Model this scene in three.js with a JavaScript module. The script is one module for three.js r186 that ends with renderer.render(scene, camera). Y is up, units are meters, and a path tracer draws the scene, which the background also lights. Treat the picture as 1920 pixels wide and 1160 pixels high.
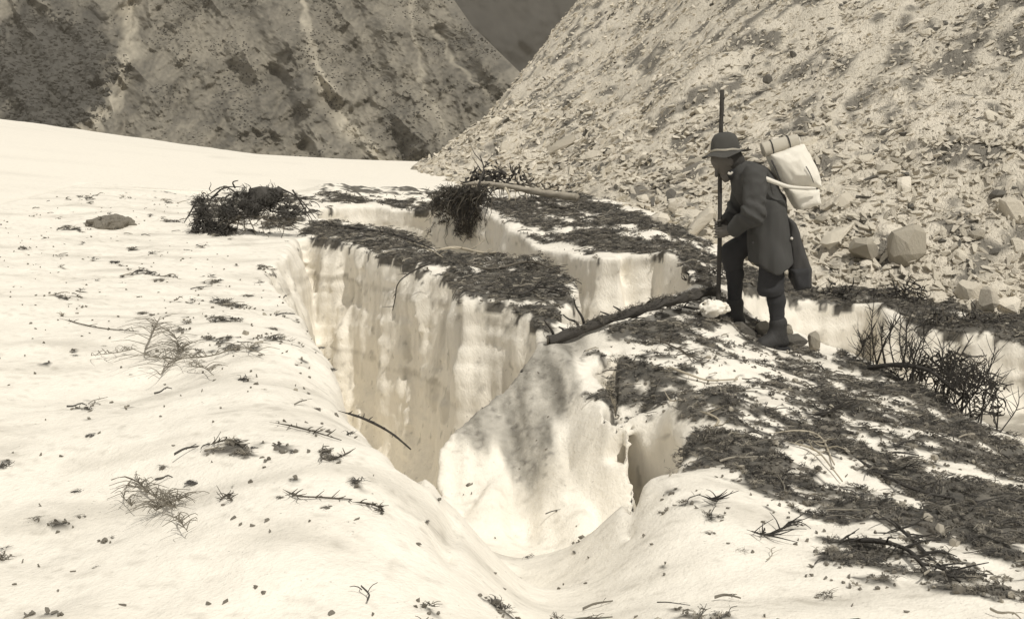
import * as THREE from 'three';
import { ImprovedNoise } from 'three/addons/math/ImprovedNoise.js';
import { ConvexGeometry } from 'three/addons/geometries/ConvexGeometry.js';
import { mergeGeometries } from 'three/addons/utils/BufferGeometryUtils.js';

// ───────────────────────── camera, sky, sun, exposure ─────────────────────────
const scene = new THREE.Scene();
const FPX = 2234, CX = 960, CY = 580, CAMY = 1.36, PITCH = Math.atan(280 / FPX);
const camera = new THREE.PerspectiveCamera(2 * Math.atan(580 / FPX) * 180 / Math.PI, 1920 / 1160, 0.1, 3000);
camera.position.set(0, CAMY, 0);
camera.rotation.set(-PITCH, 0, 0);
camera.updateMatrixWorld();

const sunDir = new THREE.Vector3(0.30, 0.80, 0.50).normalize();
{ // hazy pale summer sky
  const W = 256, H = 128, a = new Float32Array(W * H * 4);
  for (let j = 0; j < H; j++) for (let i = 0; i < W; i++) {
    const el = (j + 0.5) / H * Math.PI - Math.PI / 2, az = ((i + 0.5) / W - 0.5) * 2 * Math.PI;
    const dir = new THREE.Vector3(Math.cos(el) * Math.cos(az), Math.sin(el), Math.cos(el) * Math.sin(az));
    const c = Math.max(0, dir.dot(sunDir));
    const L = el > 0 ? 0.46 + 0.22 * Math.pow(1 - Math.sin(el), 3) + 0.25 * Math.pow(c, 12) : 0.35;
    const k = (j * W + i) * 4;
    a[k] = L * 1.0; a[k + 1] = L * 0.975; a[k + 2] = L * 0.925; a[k + 3] = 1;
  }
  const sky = new THREE.DataTexture(a, W, H, THREE.RGBAFormat, THREE.FloatType);
  sky.mapping = THREE.EquirectangularReflectionMapping;
  sky.magFilter = THREE.LinearFilter; sky.minFilter = THREE.LinearFilter;
  sky.needsUpdate = true;
  scene.background = sky; scene.environment = sky;
}
const sun = new THREE.DirectionalLight(new THREE.Color().setRGB(1, 0.955, 0.87), 3.0);
sun.position.copy(sunDir).multiplyScalar(60); sun.castShadow = true; sun.shadow.radius = 1.5;
sun.shadow.mapSize.set(4096, 4096);
Object.assign(sun.shadow.camera, { left: -30, right: 30, top: 30, bottom: -30, near: 1, far: 160 });
sun.target.position.set(2, 0, -12); sun.position.add(sun.target.position);
scene.add(sun, sun.target);
scene.fog = new THREE.FogExp2(new THREE.Color().setRGB(0.80, 0.72, 0.58), 0.0003);

const renderer = new THREE.WebGLRenderer({ antialias: true });
renderer.toneMapping = THREE.LinearToneMapping;
renderer.toneMappingExposure = 0.98;
renderer.shadowMap.enabled = true;

// ───────────────────────── helpers ─────────────────────────
let seed = 12345;
const rnd = () => { seed |= 0; seed = seed + 0x6D2B79F5 | 0; let t = Math.imul(seed ^ seed >>> 15, 1 | seed); t = t + Math.imul(t ^ t >>> 7, 61 | t) ^ t; return ((t ^ t >>> 14) >>> 0) / 4294967296; };
const rr = (a, b) => a + (b - a) * rnd();
const perlin = new ImprovedNoise();
const ns = (x, y, z) => perlin.noise(x + 37.3, y + 11.7, z + 71.1);
const fbm = (x, y, z, o = 4) => { let s = 0, a = 0.5; for (let i = 0; i < o; i++) { s += a * ns(x, y, z); x = x * 2.03 + 5.1; y = y * 2.03 + 1.7; z = z * 2.03 + 9.2; a *= 0.5; } return s; };
const clamp = (x, a, b) => x < a ? a : x > b ? b : x;
const sstep = (a, b, x) => { const t = clamp((x - a) / (b - a), 0, 1); return t * t * (3 - 2 * t); };
const mix = (a, b, t) => a + (b - a) * t;
const V = (x, y, z) => new THREE.Vector3(x, y, z);
const ct = Math.cos(PITCH), st = Math.sin(PITCH);
// a place in the scene from a bearing (degrees expressed on a 1920-wide plan) and its distance d in metres
function ray(px, py) { const a = (px - CX) / FPX, b = -(py - CY) / FPX, f = ct + b * st; return [a / f, (b * ct - st) / f]; }
function at(px, py, d) { const [a, b] = ray(px, py); return V(a * d, CAMY + b * d, -d); }

const names = {};
function numbered(n) { const k = names[n] = (names[n] ?? -1) + 1; return k ? n + '_' + String(k).padStart(3, '0') : n; }
function shade(o) { o.castShadow = true; o.receiveShadow = true; return o; }
function tag(o, label, category, group, kind) { if (label) o.userData.label = label; if (category) o.userData.category = category; if (group) o.userData.group = group; if (kind) o.userData.kind = kind; return o; }
function thing(name, base, label, category, group) { const g = new THREE.Group(); g.name = numbered(name); g.position.copy(base); scene.add(g); return tag(g, label, category, group); }
function part(parent, name, geo, mat) { // geometry in scene metres, moved into the parent's own frame
  const p = V(0, 0, 0); for (let q = parent; q && q !== scene; q = q.parent) p.add(q.position);
  geo.translate(-p.x, -p.y, -p.z);
  const m = shade(new THREE.Mesh(geo, mat)); m.name = name; parent.add(m); return m;
}
function solo(name, geo, mat, label, category, group, kind) { const m = shade(new THREE.Mesh(geo, mat)); m.name = numbered(name); scene.add(m); return tag(m, label, category, group, kind); }
function centred(name, geo, mat, label, category, group) { geo.computeBoundingBox(); const b = geo.boundingBox, c = V((b.min.x + b.max.x) / 2, b.min.y, (b.min.z + b.max.z) / 2); geo.translate(-c.x, -c.y, -c.z); const m = solo(name, geo, mat, label, category, group); m.position.copy(c); return m; }

// thin plate spline
function tps(pts, lam = 1e-4) { // pts: [x, z, v]
  const n = pts.length, N = n + 3, A = [];
  const U = r2 => r2 < 1e-12 ? 0 : 0.5 * r2 * Math.log(r2);
  for (let i = 0; i < N; i++) A.push(new Float64Array(N + 1));
  for (let i = 0; i < n; i++) {
    for (let j = 0; j < n; j++) { const dx = pts[i][0] - pts[j][0], dz = pts[i][1] - pts[j][1]; A[i][j] = U(dx * dx + dz * dz) + (i === j ? lam : 0); }
    A[i][n] = A[n][i] = 1; A[i][n + 1] = A[n + 1][i] = pts[i][0]; A[i][n + 2] = A[n + 2][i] = pts[i][1]; A[i][N] = pts[i][2];
  }
  for (let c = 0; c < N; c++) {
    let p = c; for (let r = c + 1; r < N; r++) if (Math.abs(A[r][c]) > Math.abs(A[p][c])) p = r;
    [A[c], A[p]] = [A[p], A[c]];
    for (let r = c + 1; r < N; r++) { const f = A[r][c] / A[c][c]; if (f) for (let k = c; k <= N; k++) A[r][k] -= f * A[c][k]; }
  }
  const w = new Float64Array(N);
  for (let r = N - 1; r >= 0; r--) { let s = A[r][N]; for (let k = r + 1; k < N; k++) s -= A[r][k] * w[k]; w[r] = s / A[r][r]; }
  const X = pts.map(p => p[0]), Z = pts.map(p => p[1]);
  return (x, z) => { let s = w[n] + w[n + 1] * x + w[n + 2] * z; for (let i = 0; i < n; i++) { const dx = x - X[i], dz = z - Z[i]; s += w[i] * U(dx * dx + dz * dz); } return s; };
}
function polySD(poly) { // signed distance to a plan polygon [[x,z]...], negative inside
  return (x, z) => {
    let d = 1e9, inside = false;
    for (let i = 0, j = poly.length - 1; i < poly.length; j = i++) {
      const ax = poly[j][0], az = poly[j][1], bx = poly[i][0] - ax, bz = poly[i][1] - az, px = x - ax, pz = z - az;
      const t = clamp((px * bx + pz * bz) / (bx * bx + bz * bz + 1e-9), 0, 1), ex = px - bx * t, ez = pz - bz * t;
      d = Math.min(d, ex * ex + ez * ez);
      if ((az > z) !== (poly[i][1] > z) && x < bx * (z - az) / bz + ax) inside = !inside;
    }
    return (inside ? -1 : 1) * Math.sqrt(d);
  };
}
function field2D(f, x0, z0, x1, z1, h) { // sampled function with bilinear lookup
  const nx = Math.ceil((x1 - x0) / h) + 1, nz = Math.ceil((z1 - z0) / h) + 1, a = new Float32Array(nx * nz);
  for (let j = 0; j < nz; j++) for (let i = 0; i < nx; i++) a[j * nx + i] = f(x0 + i * h, z0 + j * h);
  return (x, z) => {
    const u = clamp((x - x0) / h, 0, nx - 1.001), v = clamp((z - z0) / h, 0, nz - 1.001), i = u | 0, j = v | 0, s = u - i, t = v - j, k = j * nx + i;
    return (a[k] * (1 - s) + a[k + 1] * s) * (1 - t) + (a[k + nx] * (1 - s) + a[k + nx + 1] * s) * t;
  };
}
// surface nets: mesh the zero set of f (negative inside)
function netMesh(f, lo, hi, h, margin = 1.6) {
  const n = [0, 1, 2].map(i => Math.ceil((hi[i] - lo[i]) / h)), mx = n[0] + 1, my = n[1] + 1, mz = n[2] + 1;
  const val = new Float32Array(mx * my * mz), B = 8, reach = B * h * 0.5 * 1.75 * margin;
  for (let bz = 0; bz < mz; bz += B) for (let by = 0; by < my; by += B) for (let bx = 0; bx < mx; bx += B) {
    const c = f(lo[0] + (bx + B / 2) * h, lo[1] + (by + B / 2) * h, lo[2] + (bz + B / 2) * h), far = Math.abs(c) > reach;
    for (let k = bz; k < Math.min(bz + B, mz); k++) for (let j = by; j < Math.min(by + B, my); j++) for (let i = bx; i < Math.min(bx + B, mx); i++)
      val[(k * my + j) * mx + i] = far ? c : f(lo[0] + i * h, lo[1] + j * h, lo[2] + k * h);
  }
  const idx = new Int32Array(mx * my * mz).fill(-1), pos = [], ind = [];
  const off = [0, 1, mx, mx + 1, mx * my, mx * my + 1, mx * my + mx, mx * my + mx + 1];
  const E = [[0, 1], [2, 3], [4, 5], [6, 7], [0, 2], [1, 3], [4, 6], [5, 7], [0, 4], [1, 5], [2, 6], [3, 7]];
  for (let k = 0; k < n[2]; k++) for (let j = 0; j < n[1]; j++) for (let i = 0; i < n[0]; i++) {
    const b = (k * my + j) * mx + i; let m = 0;
    for (let c = 0; c < 8; c++) if (val[b + off[c]] < 0) m |= 1 << c;
    if (m === 0 || m === 255) continue;
    let x = 0, y = 0, z = 0, q = 0;
    for (const [p, r] of E) {
      const vp = val[b + off[p]], vr = val[b + off[r]]; if ((vp < 0) === (vr < 0)) continue;
      const t = vp / (vp - vr);
      x += mix(p & 1, r & 1, t); y += mix(p >> 1 & 1, r >> 1 & 1, t); z += mix(p >> 2 & 1, r >> 2 & 1, t); q++;
    }
    idx[b] = pos.length / 3; pos.push(lo[0] + (i + x / q) * h, lo[1] + (j + y / q) * h, lo[2] + (k + z / q) * h);
  }
  const S = [1, mx, mx * my];
  for (let k = 1; k < n[2]; k++) for (let j = 1; j < n[1]; j++) for (let i = 1; i < n[0]; i++) {
    const b = (k * my + j) * mx + i, s0 = val[b] < 0;
    for (let a = 0; a < 3; a++) {
      if (s0 === (val[b + S[a]] < 0)) continue;
      const u = S[(a + 1) % 3], v = S[(a + 2) % 3], A = idx[b], Bq = idx[b - u], C = idx[b - u - v], D = idx[b - v];
      if (A < 0 || Bq < 0 || C < 0 || D < 0) continue;
      if (s0) ind.push(A, Bq, C, A, C, D); else ind.push(A, C, Bq, A, D, C);
    }
  }
  const g = new THREE.BufferGeometry();
  g.setAttribute('position', new THREE.Float32BufferAttribute(pos, 3)); g.setIndex(ind); g.computeVertexNormals();
  return g;
}
function setUV(g, fn) { const p = g.attributes.position, a = new Float32Array(p.count * 2); for (let i = 0; i < p.count; i++) { const [u, v] = fn(p.getX(i), p.getY(i), p.getZ(i)); a[2 * i] = u; a[2 * i + 1] = v; } g.setAttribute('uv', new THREE.BufferAttribute(a, 2)); return g; }
function setCol(g, fn) { const p = g.attributes.position, nn = g.attributes.normal, a = new Float32Array(p.count * 3); for (let i = 0; i < p.count; i++) { const c = fn(p.getX(i), p.getY(i), p.getZ(i), nn.getX(i), nn.getY(i), nn.getZ(i)); a.set(c, 3 * i); } g.setAttribute('color', new THREE.BufferAttribute(a, 3)); return g; }
function noiseTex(size, fn, srgb) { // tileable by construction of fn(u,v) in 0..1, value 0..1
  const a = new Uint8Array(size * size * 4);
  for (let j = 0; j < size; j++) for (let i = 0; i < size; i++) { const v = clamp(fn(i / size, j / size), 0, 1) * 255, k = (j * size + i) * 4; a[k] = a[k + 1] = a[k + 2] = v; a[k + 3] = 255; }
  const t = new THREE.DataTexture(a, size, size); t.wrapS = t.wrapT = THREE.RepeatWrapping; t.magFilter = THREE.LinearFilter; t.minFilter = THREE.LinearMipmapLinearFilter; t.generateMipmaps = true;
  if (srgb) t.colorSpace = THREE.SRGBColorSpace; t.needsUpdate = true; return t;
}
function tileVal(size, cells, sd) { const g = new Float32Array(cells * cells); let s = sd; for (let i = 0; i < g.length; i++) { s = Math.imul(s ^ s >>> 15, 0x2c1b3c6d) + 0x9e3779b9 | 0; g[i] = (s >>> 8 & 0xffff) / 65535; } return (u, v) => { const x = u * cells, y = v * cells, i = Math.floor(x), j = Math.floor(y), a = x - i, b = y - j, f = a * a * (3 - 2 * a), h = b * b * (3 - 2 * b), q = (p, r) => g[((r % cells + cells) % cells) * cells + (p % cells + cells) % cells]; return mix(mix(q(i, j), q(i + 1, j), f), mix(q(i, j + 1), q(i + 1, j + 1), f), h); }; }

// ───────────────────────── the lie of the snow ─────────────────────────
const soft = (x, k) => k * Math.log(1 + Math.exp(clamp(x / k, -30, 30)));
function baseSnow(x, d) { const dd = d - 1.35 * soft(d - 26, 2.5); const s = x < 0 ? 0.0052 * Math.min(x * x, 400) : 0; return -0.38 + 0.07 * dd + s; }
const K = (px, py, d) => { const p = at(px, py, d); return [p.x, d, p.y - baseSnow(p.x, d)]; };
const ctl = [
  // the broken rib in the middle: near edge, far edge
  [585, 442, 12.6], [650, 455, 11.9], [700, 475, 11.2], [760, 492, 10.6], [812, 512, 10.1], [840, 530, 9.7], [870, 553, 8.95], [930, 558, 8.85], [975, 578, 8.65], [1005, 605, 8.4],
  [600, 410, 14], [740, 432, 12.6], [800, 458, 11.7], [850, 480, 11.0], [900, 480, 11.0], [960, 485, 10.7], [1010, 492, 10.4], [1080, 532, 9.4], [1040, 605, 8.4],
  // the steep buttress under the trunk end
  [1030, 645, 8.2], [1150, 622, 8.2], [1000, 655, 8.08], [950, 720, 8.0], [890, 770, 7.9], [835, 802, 7.8], [824, 850, 7.6], [826, 920, 7.3], [845, 985, 6.9], [960, 800, 7.72], [1000, 750, 7.78], [1000, 880, 7.3], [1090, 700, 7.75], [1090, 780, 7.42], [1100, 880, 7.1],
  [1165, 830, 7.2], [1195, 900, 6.9], [1200, 950, 6.6], [1000, 950, 7.08], [900, 950, 7.1], [1000, 1030, 6.75], [910, 1020, 6.75], [1120, 955, 6.85], [1130, 1010, 6.4], [1000, 1085, 5.6], [920, 1080, 5.5], [1080, 1090, 5.3], [1000, 1125, 4.75], [1000, 1175, 4.2], [1170, 1030, 5.2],
  // far bank
  [600, 388, 15], [700, 383, 15.2], [800, 392, 14.6], [815, 386, 14.35], [860, 383, 13.95], [905, 392, 13.4], [955, 428, 12.4], [1010, 462, 11.6], [1080, 475, 11], [1160, 477, 10.7], [1230, 472, 10.6], [1262, 480, 10.4], [1300, 530, 9.6],
  [690, 340, 18], [560, 350, 17], [800, 362, 16.5], [900, 368, 14.6], [1050, 400, 13], [1150, 420, 12.2], [1250, 450, 11.4], [1340, 495, 10.8], [1420, 535, 10.5], [1500, 556, 10.6], [1570, 562, 10.5], [1640, 568, 10.4], [1720, 600, 9.9], [1800, 612, 9.8], [1920, 640, 9.5], [1500, 535, 11.3], [1700, 560, 11], [1900, 585, 10.8],
  // the rib the climber stands on
  [1160, 612, 8.3], [1250, 585, 8.8], [1345, 604, 8.7], [1340, 560, 9.1], [1400, 612, 8.9], [1450, 648, 8.65], [1540, 655, 8.75], [1650, 692, 8.4], [1700, 722, 8.1], [1780, 762, 7.7], [1860, 802, 7.4], [1960, 842, 7.1],
  [1250, 650, 7.9], [1156, 680, 7.7], [1135, 748, 7.2], [1180, 758, 7.05], [1240, 782, 6.8], [1210, 700, 7.45], [1210, 905, 5.72], [1300, 750, 6.9], [1275, 815, 6.5], [1262, 890, 5.9], [1500, 800, 6.5], [1700, 820, 6.6], [1860, 900, 5.95], [1500, 1000, 4.95], [1860, 1100, 4.25], [1250, 1000, 5.0], [1250, 1150, 4.15], [1700, 1000, 5], [1600, 1150, 4.1], [2050, 1000, 5.2], [1400, 900, 5.6],
].map(a => K(...a));
for (const [px, py] of [[498, 512], [545, 570], [600, 650], [632, 700], [630, 765], [690, 832], [760, 885], [825, 926], [840, 1050], [560, 440]]) { // left lip rests on the base slope
  const [a, b] = ray(px, py); let d = 3; for (let i = 0; i < 2000 && CAMY + b * d > baseSnow(a * d, d); i++) d += 0.01; ctl.push([a * d, d, 0]);
}
for (const x of [-6, -4.5, -3]) for (const d of [2, 4, 6, 8, 10, 12, 14, 16]) if (!(x === -3 && d > 9)) ctl.push([x, d, 0.03 * Math.sin(x * 3 + d * 2)]);
for (const x of [-1.6, -0.4, 0.8]) for (const d of [1.5, 3]) ctl.push([x, d, 0]);
for (const [x, d] of [[-3, 10], [-3, 13], [-3.6, 17], [-2, 19], [0, 20], [3, 19], [7, 15], [7, 10], [7, 6], [4, 2], [7, 2], [-6, 20], [-1.5, 4.6], [-2, 6.5]]) ctl.push([x, d, 0]);
const X0 = -6.2, X1 = 6.4, D0 = 1.9, D1 = 17.6;
const Traw = (() => { const f = tps(ctl, 2e-3); return field2D((x, d) => baseSnow(x, d) + f(x, d), X0 - 0.5, D0 - 0.5, X1 + 0.5, D1 + 0.5, 0.08); })();
const inNear = (x, d) => x > X0 && x < X1 && d > D0 && d < D1;
const edgeW = (x, d) => sstep(0, 0.8, Math.min(x - X0, X1 - x, d - D0, D1 - d));
const ground0 = (x, d) => inNear(x, d) ? mix(baseSnow(x, d), Traw(x, d), edgeW(x, d)) : baseSnow(x, d);
const gfine = field2D((x, d) => 0.05 * fbm(x * 0.9, d * 0.9, 3, 3) + 0.045 * fbm(x * 2.6, d * 3.4, 8, 4), X0, D0, X1, D1, 0.03);
function onGround(px, py, f = ground0) { const [a, b] = ray(px, py); let d = 2.2; while (d < 60 && CAMY + b * d > f(a * d, d)) d += 0.02; return [a * d, d]; }

function segDist(px, py, line) { let d = 1e9; for (let i = 1; i < line.length; i++) { const [ax, ay] = line[i - 1], bx = line[i][0] - ax, by = line[i][1] - ay, t = clamp(((px - ax) * bx + (py - ay) * by) / (bx * bx + by * by), 0, 1); d = Math.min(d, Math.hypot(px - ax - bx * t, py - ay - by * t)); } return d; }
// plan outlines of the hollows melted through the snow
const plan = list => list.map(([px, py, d]) => { if (d === undefined) return onGround(px, py); const p = at(px, py, d); return [p.x, d]; });
const pitA = polySD(plan([[825, 924], [790, 908], [762, 886], [728, 862], [692, 832], [655, 795], [630, 765], [636, 728], [630, 700], [612, 668], [598, 648], [572, 612], [545, 572], [515, 540], [498, 512], [512, 498], [535, 478, 11.4], [556, 446, 12.5], [585, 444, 12.55], [650, 456, 11.9], [700, 476, 11.2], [760, 493, 10.6], [812, 513, 10.1], [836, 523, 10.0], [852, 530, 9.9], [858, 545, 9.2], [868, 554, 8.88], [930, 558, 8.82], [975, 579, 8.6], [1003, 606, 8.35], [998, 655, 8.08], [950, 720, 8.0], [890, 768, 7.9], [836, 800, 7.8], [824, 850, 7.6], [826, 905, 7.3], [832, 925, 6.5]]));
const crackB = polySD(plan([[597, 404, 14.2], [640, 412, 13.6], [740, 430, 12.7], [800, 456, 11.8], [850, 478, 11.1], [905, 478, 11.05], [960, 483, 10.75], [1010, 490, 10.45], [1050, 508, 9.95], [1084, 532, 9.4], [1078, 570, 8.85], [1045, 606, 8.5], [1060, 632, 8.42], [1150, 604, 8.5], [1200, 582, 8.9], [1262, 566, 9.15], [1290, 552, 9.3], [1300, 530, 9.6], [1285, 502, 10], [1266, 482, 10.35], [1230, 474, 10.55], [1190, 476, 10.62], [1166, 477, 10.7], [1163, 479, 10.5], [1120, 477, 10.55], [1080, 476, 10.95], [1010, 463, 11.55], [960, 434, 12.3], [925, 404, 12.95], [905, 394, 13.35], [860, 385, 13.9], [815, 388, 14.3], [802, 394, 14.5], [700, 384, 15.1], [640, 384, 15.1], [602, 390, 14.9]]));
const crackC = polySD(plan([[1386, 556, 10.1], [1420, 548, 10.3], [1500, 560, 10.5], [1570, 565, 10.4], [1640, 572, 10.3], [1662, 600, 9.95], [1720, 610, 9.8], [1800, 620, 9.7], [1920, 642, 9.5], [2010, 680, 9.2], [1990, 830, 7.5], [1960, 832, 7.3], [1860, 795, 7.55], [1780, 756, 7.85], [1700, 716, 8.25], [1650, 686, 8.55], [1600, 664, 8.85], [1540, 650, 9.0], [1480, 645, 9.1], [1420, 628, 9.15], [1390, 604, 9.3]]));
const holeH = polySD(plan([[1150, 640, 8.0], [1150, 668, 7.95], [1108, 708, 7.8], [1140, 756, 7.5], [1166, 830, 7.2], [1192, 895, 6.9], [1202, 945, 6.6], [1190, 985, 6.2], [1172, 1012, 5.75], [1180, 1020, 5.3], [1192, 985, 5.4], [1205, 905, 5.75], [1262, 890, 5.9], [1275, 850, 6.2], [1275, 815, 6.45], [1240, 780, 6.8], [1180, 756, 7.05], [1132, 746, 7.2], [1160, 715, 7.45], [1156, 680, 7.7], [1165, 655, 7.9]]));
const pocket = polySD(plan([[800, 990], [815, 974], [834, 966], [824, 926], [832, 926], [846, 966], [862, 985], [857, 1020], [846, 1075], [838, 1046], [820, 1018]]));
const nick = polySD(plan([[502, 512], [520, 498], [540, 482], [548, 470], [540, 500], [525, 522]]));
const hollows = [pitA, crackB, crackC, holeH, pocket, nick].map(f => field2D(f, X0, D0, X1, D1, 0.05));

// debris cover, drawn on plan
const cover = (list) => { const f = field2D(polySD(plan(list)), X0, D0, X1, D1, 0.06); return f; };
const mats = [ // outline, density, streak direction
  [cover([[572, 432], [600, 412, 13.8], [640, 418], [740, 430], [800, 455], [850, 478], [900, 478], [1010, 490], [1078, 530], [1065, 570], [1030, 606], [1005, 606], [975, 578], [930, 555], [870, 550], [822, 550], [812, 512], [760, 492], [700, 475], [650, 455], [585, 447]]), 0.64, 0.10],
  [cover([[960, 366], [1100, 372, 14.2], [1200, 392, 13.2], [1280, 425, 12.4], [1350, 470, 11.6], [1360, 545], [1300, 545], [1270, 487], [1220, 474], [1160, 476], [1080, 474], [1020, 456], [970, 430], [915, 396, 13.3], [880, 372, 14.3]]), 0.62],
  [cover([[540, 348], [600, 346], [690, 336], [790, 352], [870, 350], [905, 385, 13.6], [850, 384, 14.0], [805, 393], [700, 383], [610, 390]]), 0.46],
  [cover([[1146, 625], [1200, 580], [1300, 562], [1345, 552], [1420, 606], [1420, 625], [1330, 612], [1280, 640], [1300, 680], [1350, 700], [1400, 745], [1400, 860], [1330, 880], [1290, 880], [1275, 815], [1240, 782], [1180, 757], [1124, 752], [1150, 715], [1140, 675]]), 0.63, 0.07],
  [cover([[1280, 640], [1420, 620], [1540, 655], [1660, 700], [1860, 810], [1980, 880], [1980, 1150], [1560, 1120], [1480, 1010], [1380, 930], [1290, 895], [1330, 800]]), 0.47],
  [cover([[1560, 655], [1660, 690], [1860, 800], [1980, 860], [1980, 910], [1850, 880], [1720, 810], [1640, 740]]), 0.74],
  [cover([[1640, 900], [1980, 920], [1980, 1080], [1800, 1050], [1720, 1000]]), 0.78],
  [cover([[1340, 478, 11], [1400, 500, 11.3], [1500, 515, 11.6], [1650, 535, 11.4], [1860, 560, 11.1], [1990, 580, 10.8], [1990, 640, 9.5], [1860, 625, 9.7], [1720, 606, 9.9], [1640, 568, 10.4], [1500, 558, 10.55], [1380, 550, 10.2]]), 0.84, 0.12],
  [cover([[240, 470], [420, 520], [540, 560], [600, 640], [632, 720], [620, 790], [540, 760], [440, 700], [300, 640], [120, 580]]), 0.15],
  [cover([[345, 405], [400, 446], [480, 440], [560, 425], [600, 402, 14], [560, 356], [430, 350], [360, 380]]), 0.45],
  [cover([[1190, 880], [1290, 890], [1420, 950], [1560, 1080], [1400, 1060], [1300, 1000], [1200, 980]]), 0.2],
  [cover([[470, 640], [640, 770], [820, 930], [840, 980], [700, 960], [520, 930], [400, 850]]), 0.13],
];
function coverAt(x, d) { // 0..1 : share of ground hidden by litter, broken into streaks
  let c = 0.05;
  for (const [f, k, e = 0] of mats) { const s = f(x, d) - e; if (s < 0.25) c = Math.max(c, k * sstep(0.12, -0.18, s + 0.14 * ns(x * 5, d * 5, 2))); }
  return c;
}
function litter(x, d) { // >0 where dark litter lies
  const c = coverAt(x, d); const u = x * 0.83 - d * 0.55, v = d * 0.83 + x * 0.55;
  const n = 0.5 + 0.85 * fbm(u * 1.3, v * 2.6, 5, 3) + 0.85 * fbm(u * 4.2, v * 11, 6, 3) + 0.30 * ns(u * 13, v * 30, 4);
  return c - n * 0.98;
}
const litterF = field2D((x, d) => litter(x, d), X0, D0, X1, D1, 0.025);

const ramp = field2D(polySD(plan([[1030, 640, 8.2], [1150, 620, 8.2], [1110, 710, 7.8], [1165, 830, 7.2], [1195, 930, 6.7], [1130, 1000, 6.4], [1000, 1000, 6.8], [845, 985, 6.9], [826, 920, 7.2], [836, 802, 7.8], [950, 720, 8.0]])), X0, D0, X1, D1, 0.06);
const seamD = (x, d) => Math.min(...seams.map(l => segDist(x, d, l))); const seams = [[[1105, 705, 7.75], [1040, 760, 7.62], [960, 832, 7.6], [850, 925, 7.0]], [[1035, 830, 7.4], [1100, 900, 7.0], [1150, 960, 6.3]]].map(plan);
const humps = field2D((x, d) => (ramp(x, d) < 0.1 ? sstep(0.1, -0.2, ramp(x, d)) * (0.16 * ns(x * 4.2 + d, d * 0.9, 21) + 0.07 * ns(x * 10, d * 1.6, 22) - 0.05 * sstep(0.05, 0.01, seamD(x + 0.05 * ns(x * 5, d * 5, 3), d))) : 0) + coverAt(x, d) * (0.16 * fbm(x * 1.7, d * 1.9, 14, 3) + 0.05 * ns(x * 6, d * 7, 15)), X0, D0, X1, D1, 0.05);
const groundRaw = (x, d) => { if (!inNear(x, d)) return ground0(x, d); return ground0(x, d) + (gfine(x, d) + humps(x, d)) * edgeW(x, d) + 0.02 * sstep(-0.05, 0.2, litterF(x, d)); };
const ground = field2D(groundRaw, X0, D0, X1, D1, 0.025);
const smax = (a, b, k) => { const h = Math.max(k - Math.abs(a - b), 0) / k; return Math.max(a, b) + h * h * k * 0.25; };
function snowSDF(x, y, z) {
  const d = -z, T = ground(x, d), top = y - T;
  const sdA = hollows[0](x, d), sdB = hollows[1](x, d), sdC = hollows[2](x, d), sdH = hollows[3](x, d);
  let s = top;
  if (top > 0.35) return top;
  const dep = Math.max(-top, 0);
  const near = Math.min(sdA, sdB, sdC, sdH);
  if (near < 0.9 || hollows[4](x, d) < 0.4 || hollows[5](x, d) < 0.3) {
    const w = sstep(0.0, 0.25, dep);
    const fl = w * (0.07 * ns(x * 3.4, y * 0.8, d * 3.4) + 0.03 * ns(x * 9.5, y * 1.6 + 4, d * 9.5) + 0.09 * ns(x * 1.7, y * 1.6, d * 1.7) + 0.025 * ns(x * 4, y * 3.2, d * 4)) + 0.012 * ns(x * 14, y * 14, d * 14) + 0.03 * ns(x * 5, 3, d * 5) + 0.03 * ns(x * 10, 7, d * 10) + w * (0.022 * ns(x * 1.5, y * 13, d * 1.5) + 0.012 * ns(x * 22, y * 18, d * 22));
    // left pit: the left side is a bowl, the rib side is steep
    const leftSide = sstep(0.5, -0.5, (x + 1.35) + (d - 9) * 0.22);
    const leanA = mix(0.10, 0.42, leftSide);
    const cutA = smax(sdA + leanA * dep + fl, -1.5 + 0.12 * ns(x * 2, d * 2, 1) - y, 0.35);
    const cutB = smax(sdB + 0.07 * dep + fl * 0.8 - 0.03 * Math.sin(Math.min(dep, 0.7) * 4.5), -1.0 - y, 0.3);
    const cutC = smax(sdC + 0.10 * dep + fl * 0.8, mix(-1.15, -0.62, sstep(2.6, 4.0, x)) - y, 0.3);
    const cutH = smax(sdH + fl * 0.15 - 0.17 * Math.sin(Math.min(dep * 2.4, 3.1)) * sstep(5.7, 6.3, d) * sstep(7.6, 7.0, d) + 0.12 * dep, -1.1 - y, 0.3);
    const cutP = smax(hollows[4](x, d) + 0.5 * dep, T - 0.2 - y, 0.05);
    const cutN = smax(hollows[5](x, d) + 0.4 * dep, T - 0.16 - y, 0.05);
    const cut = Math.min(cutA, cutB, cutC, cutH, cutP, cutN);
    s = smax(top, -cut, 0.05);
  }
  return s;
}

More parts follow.
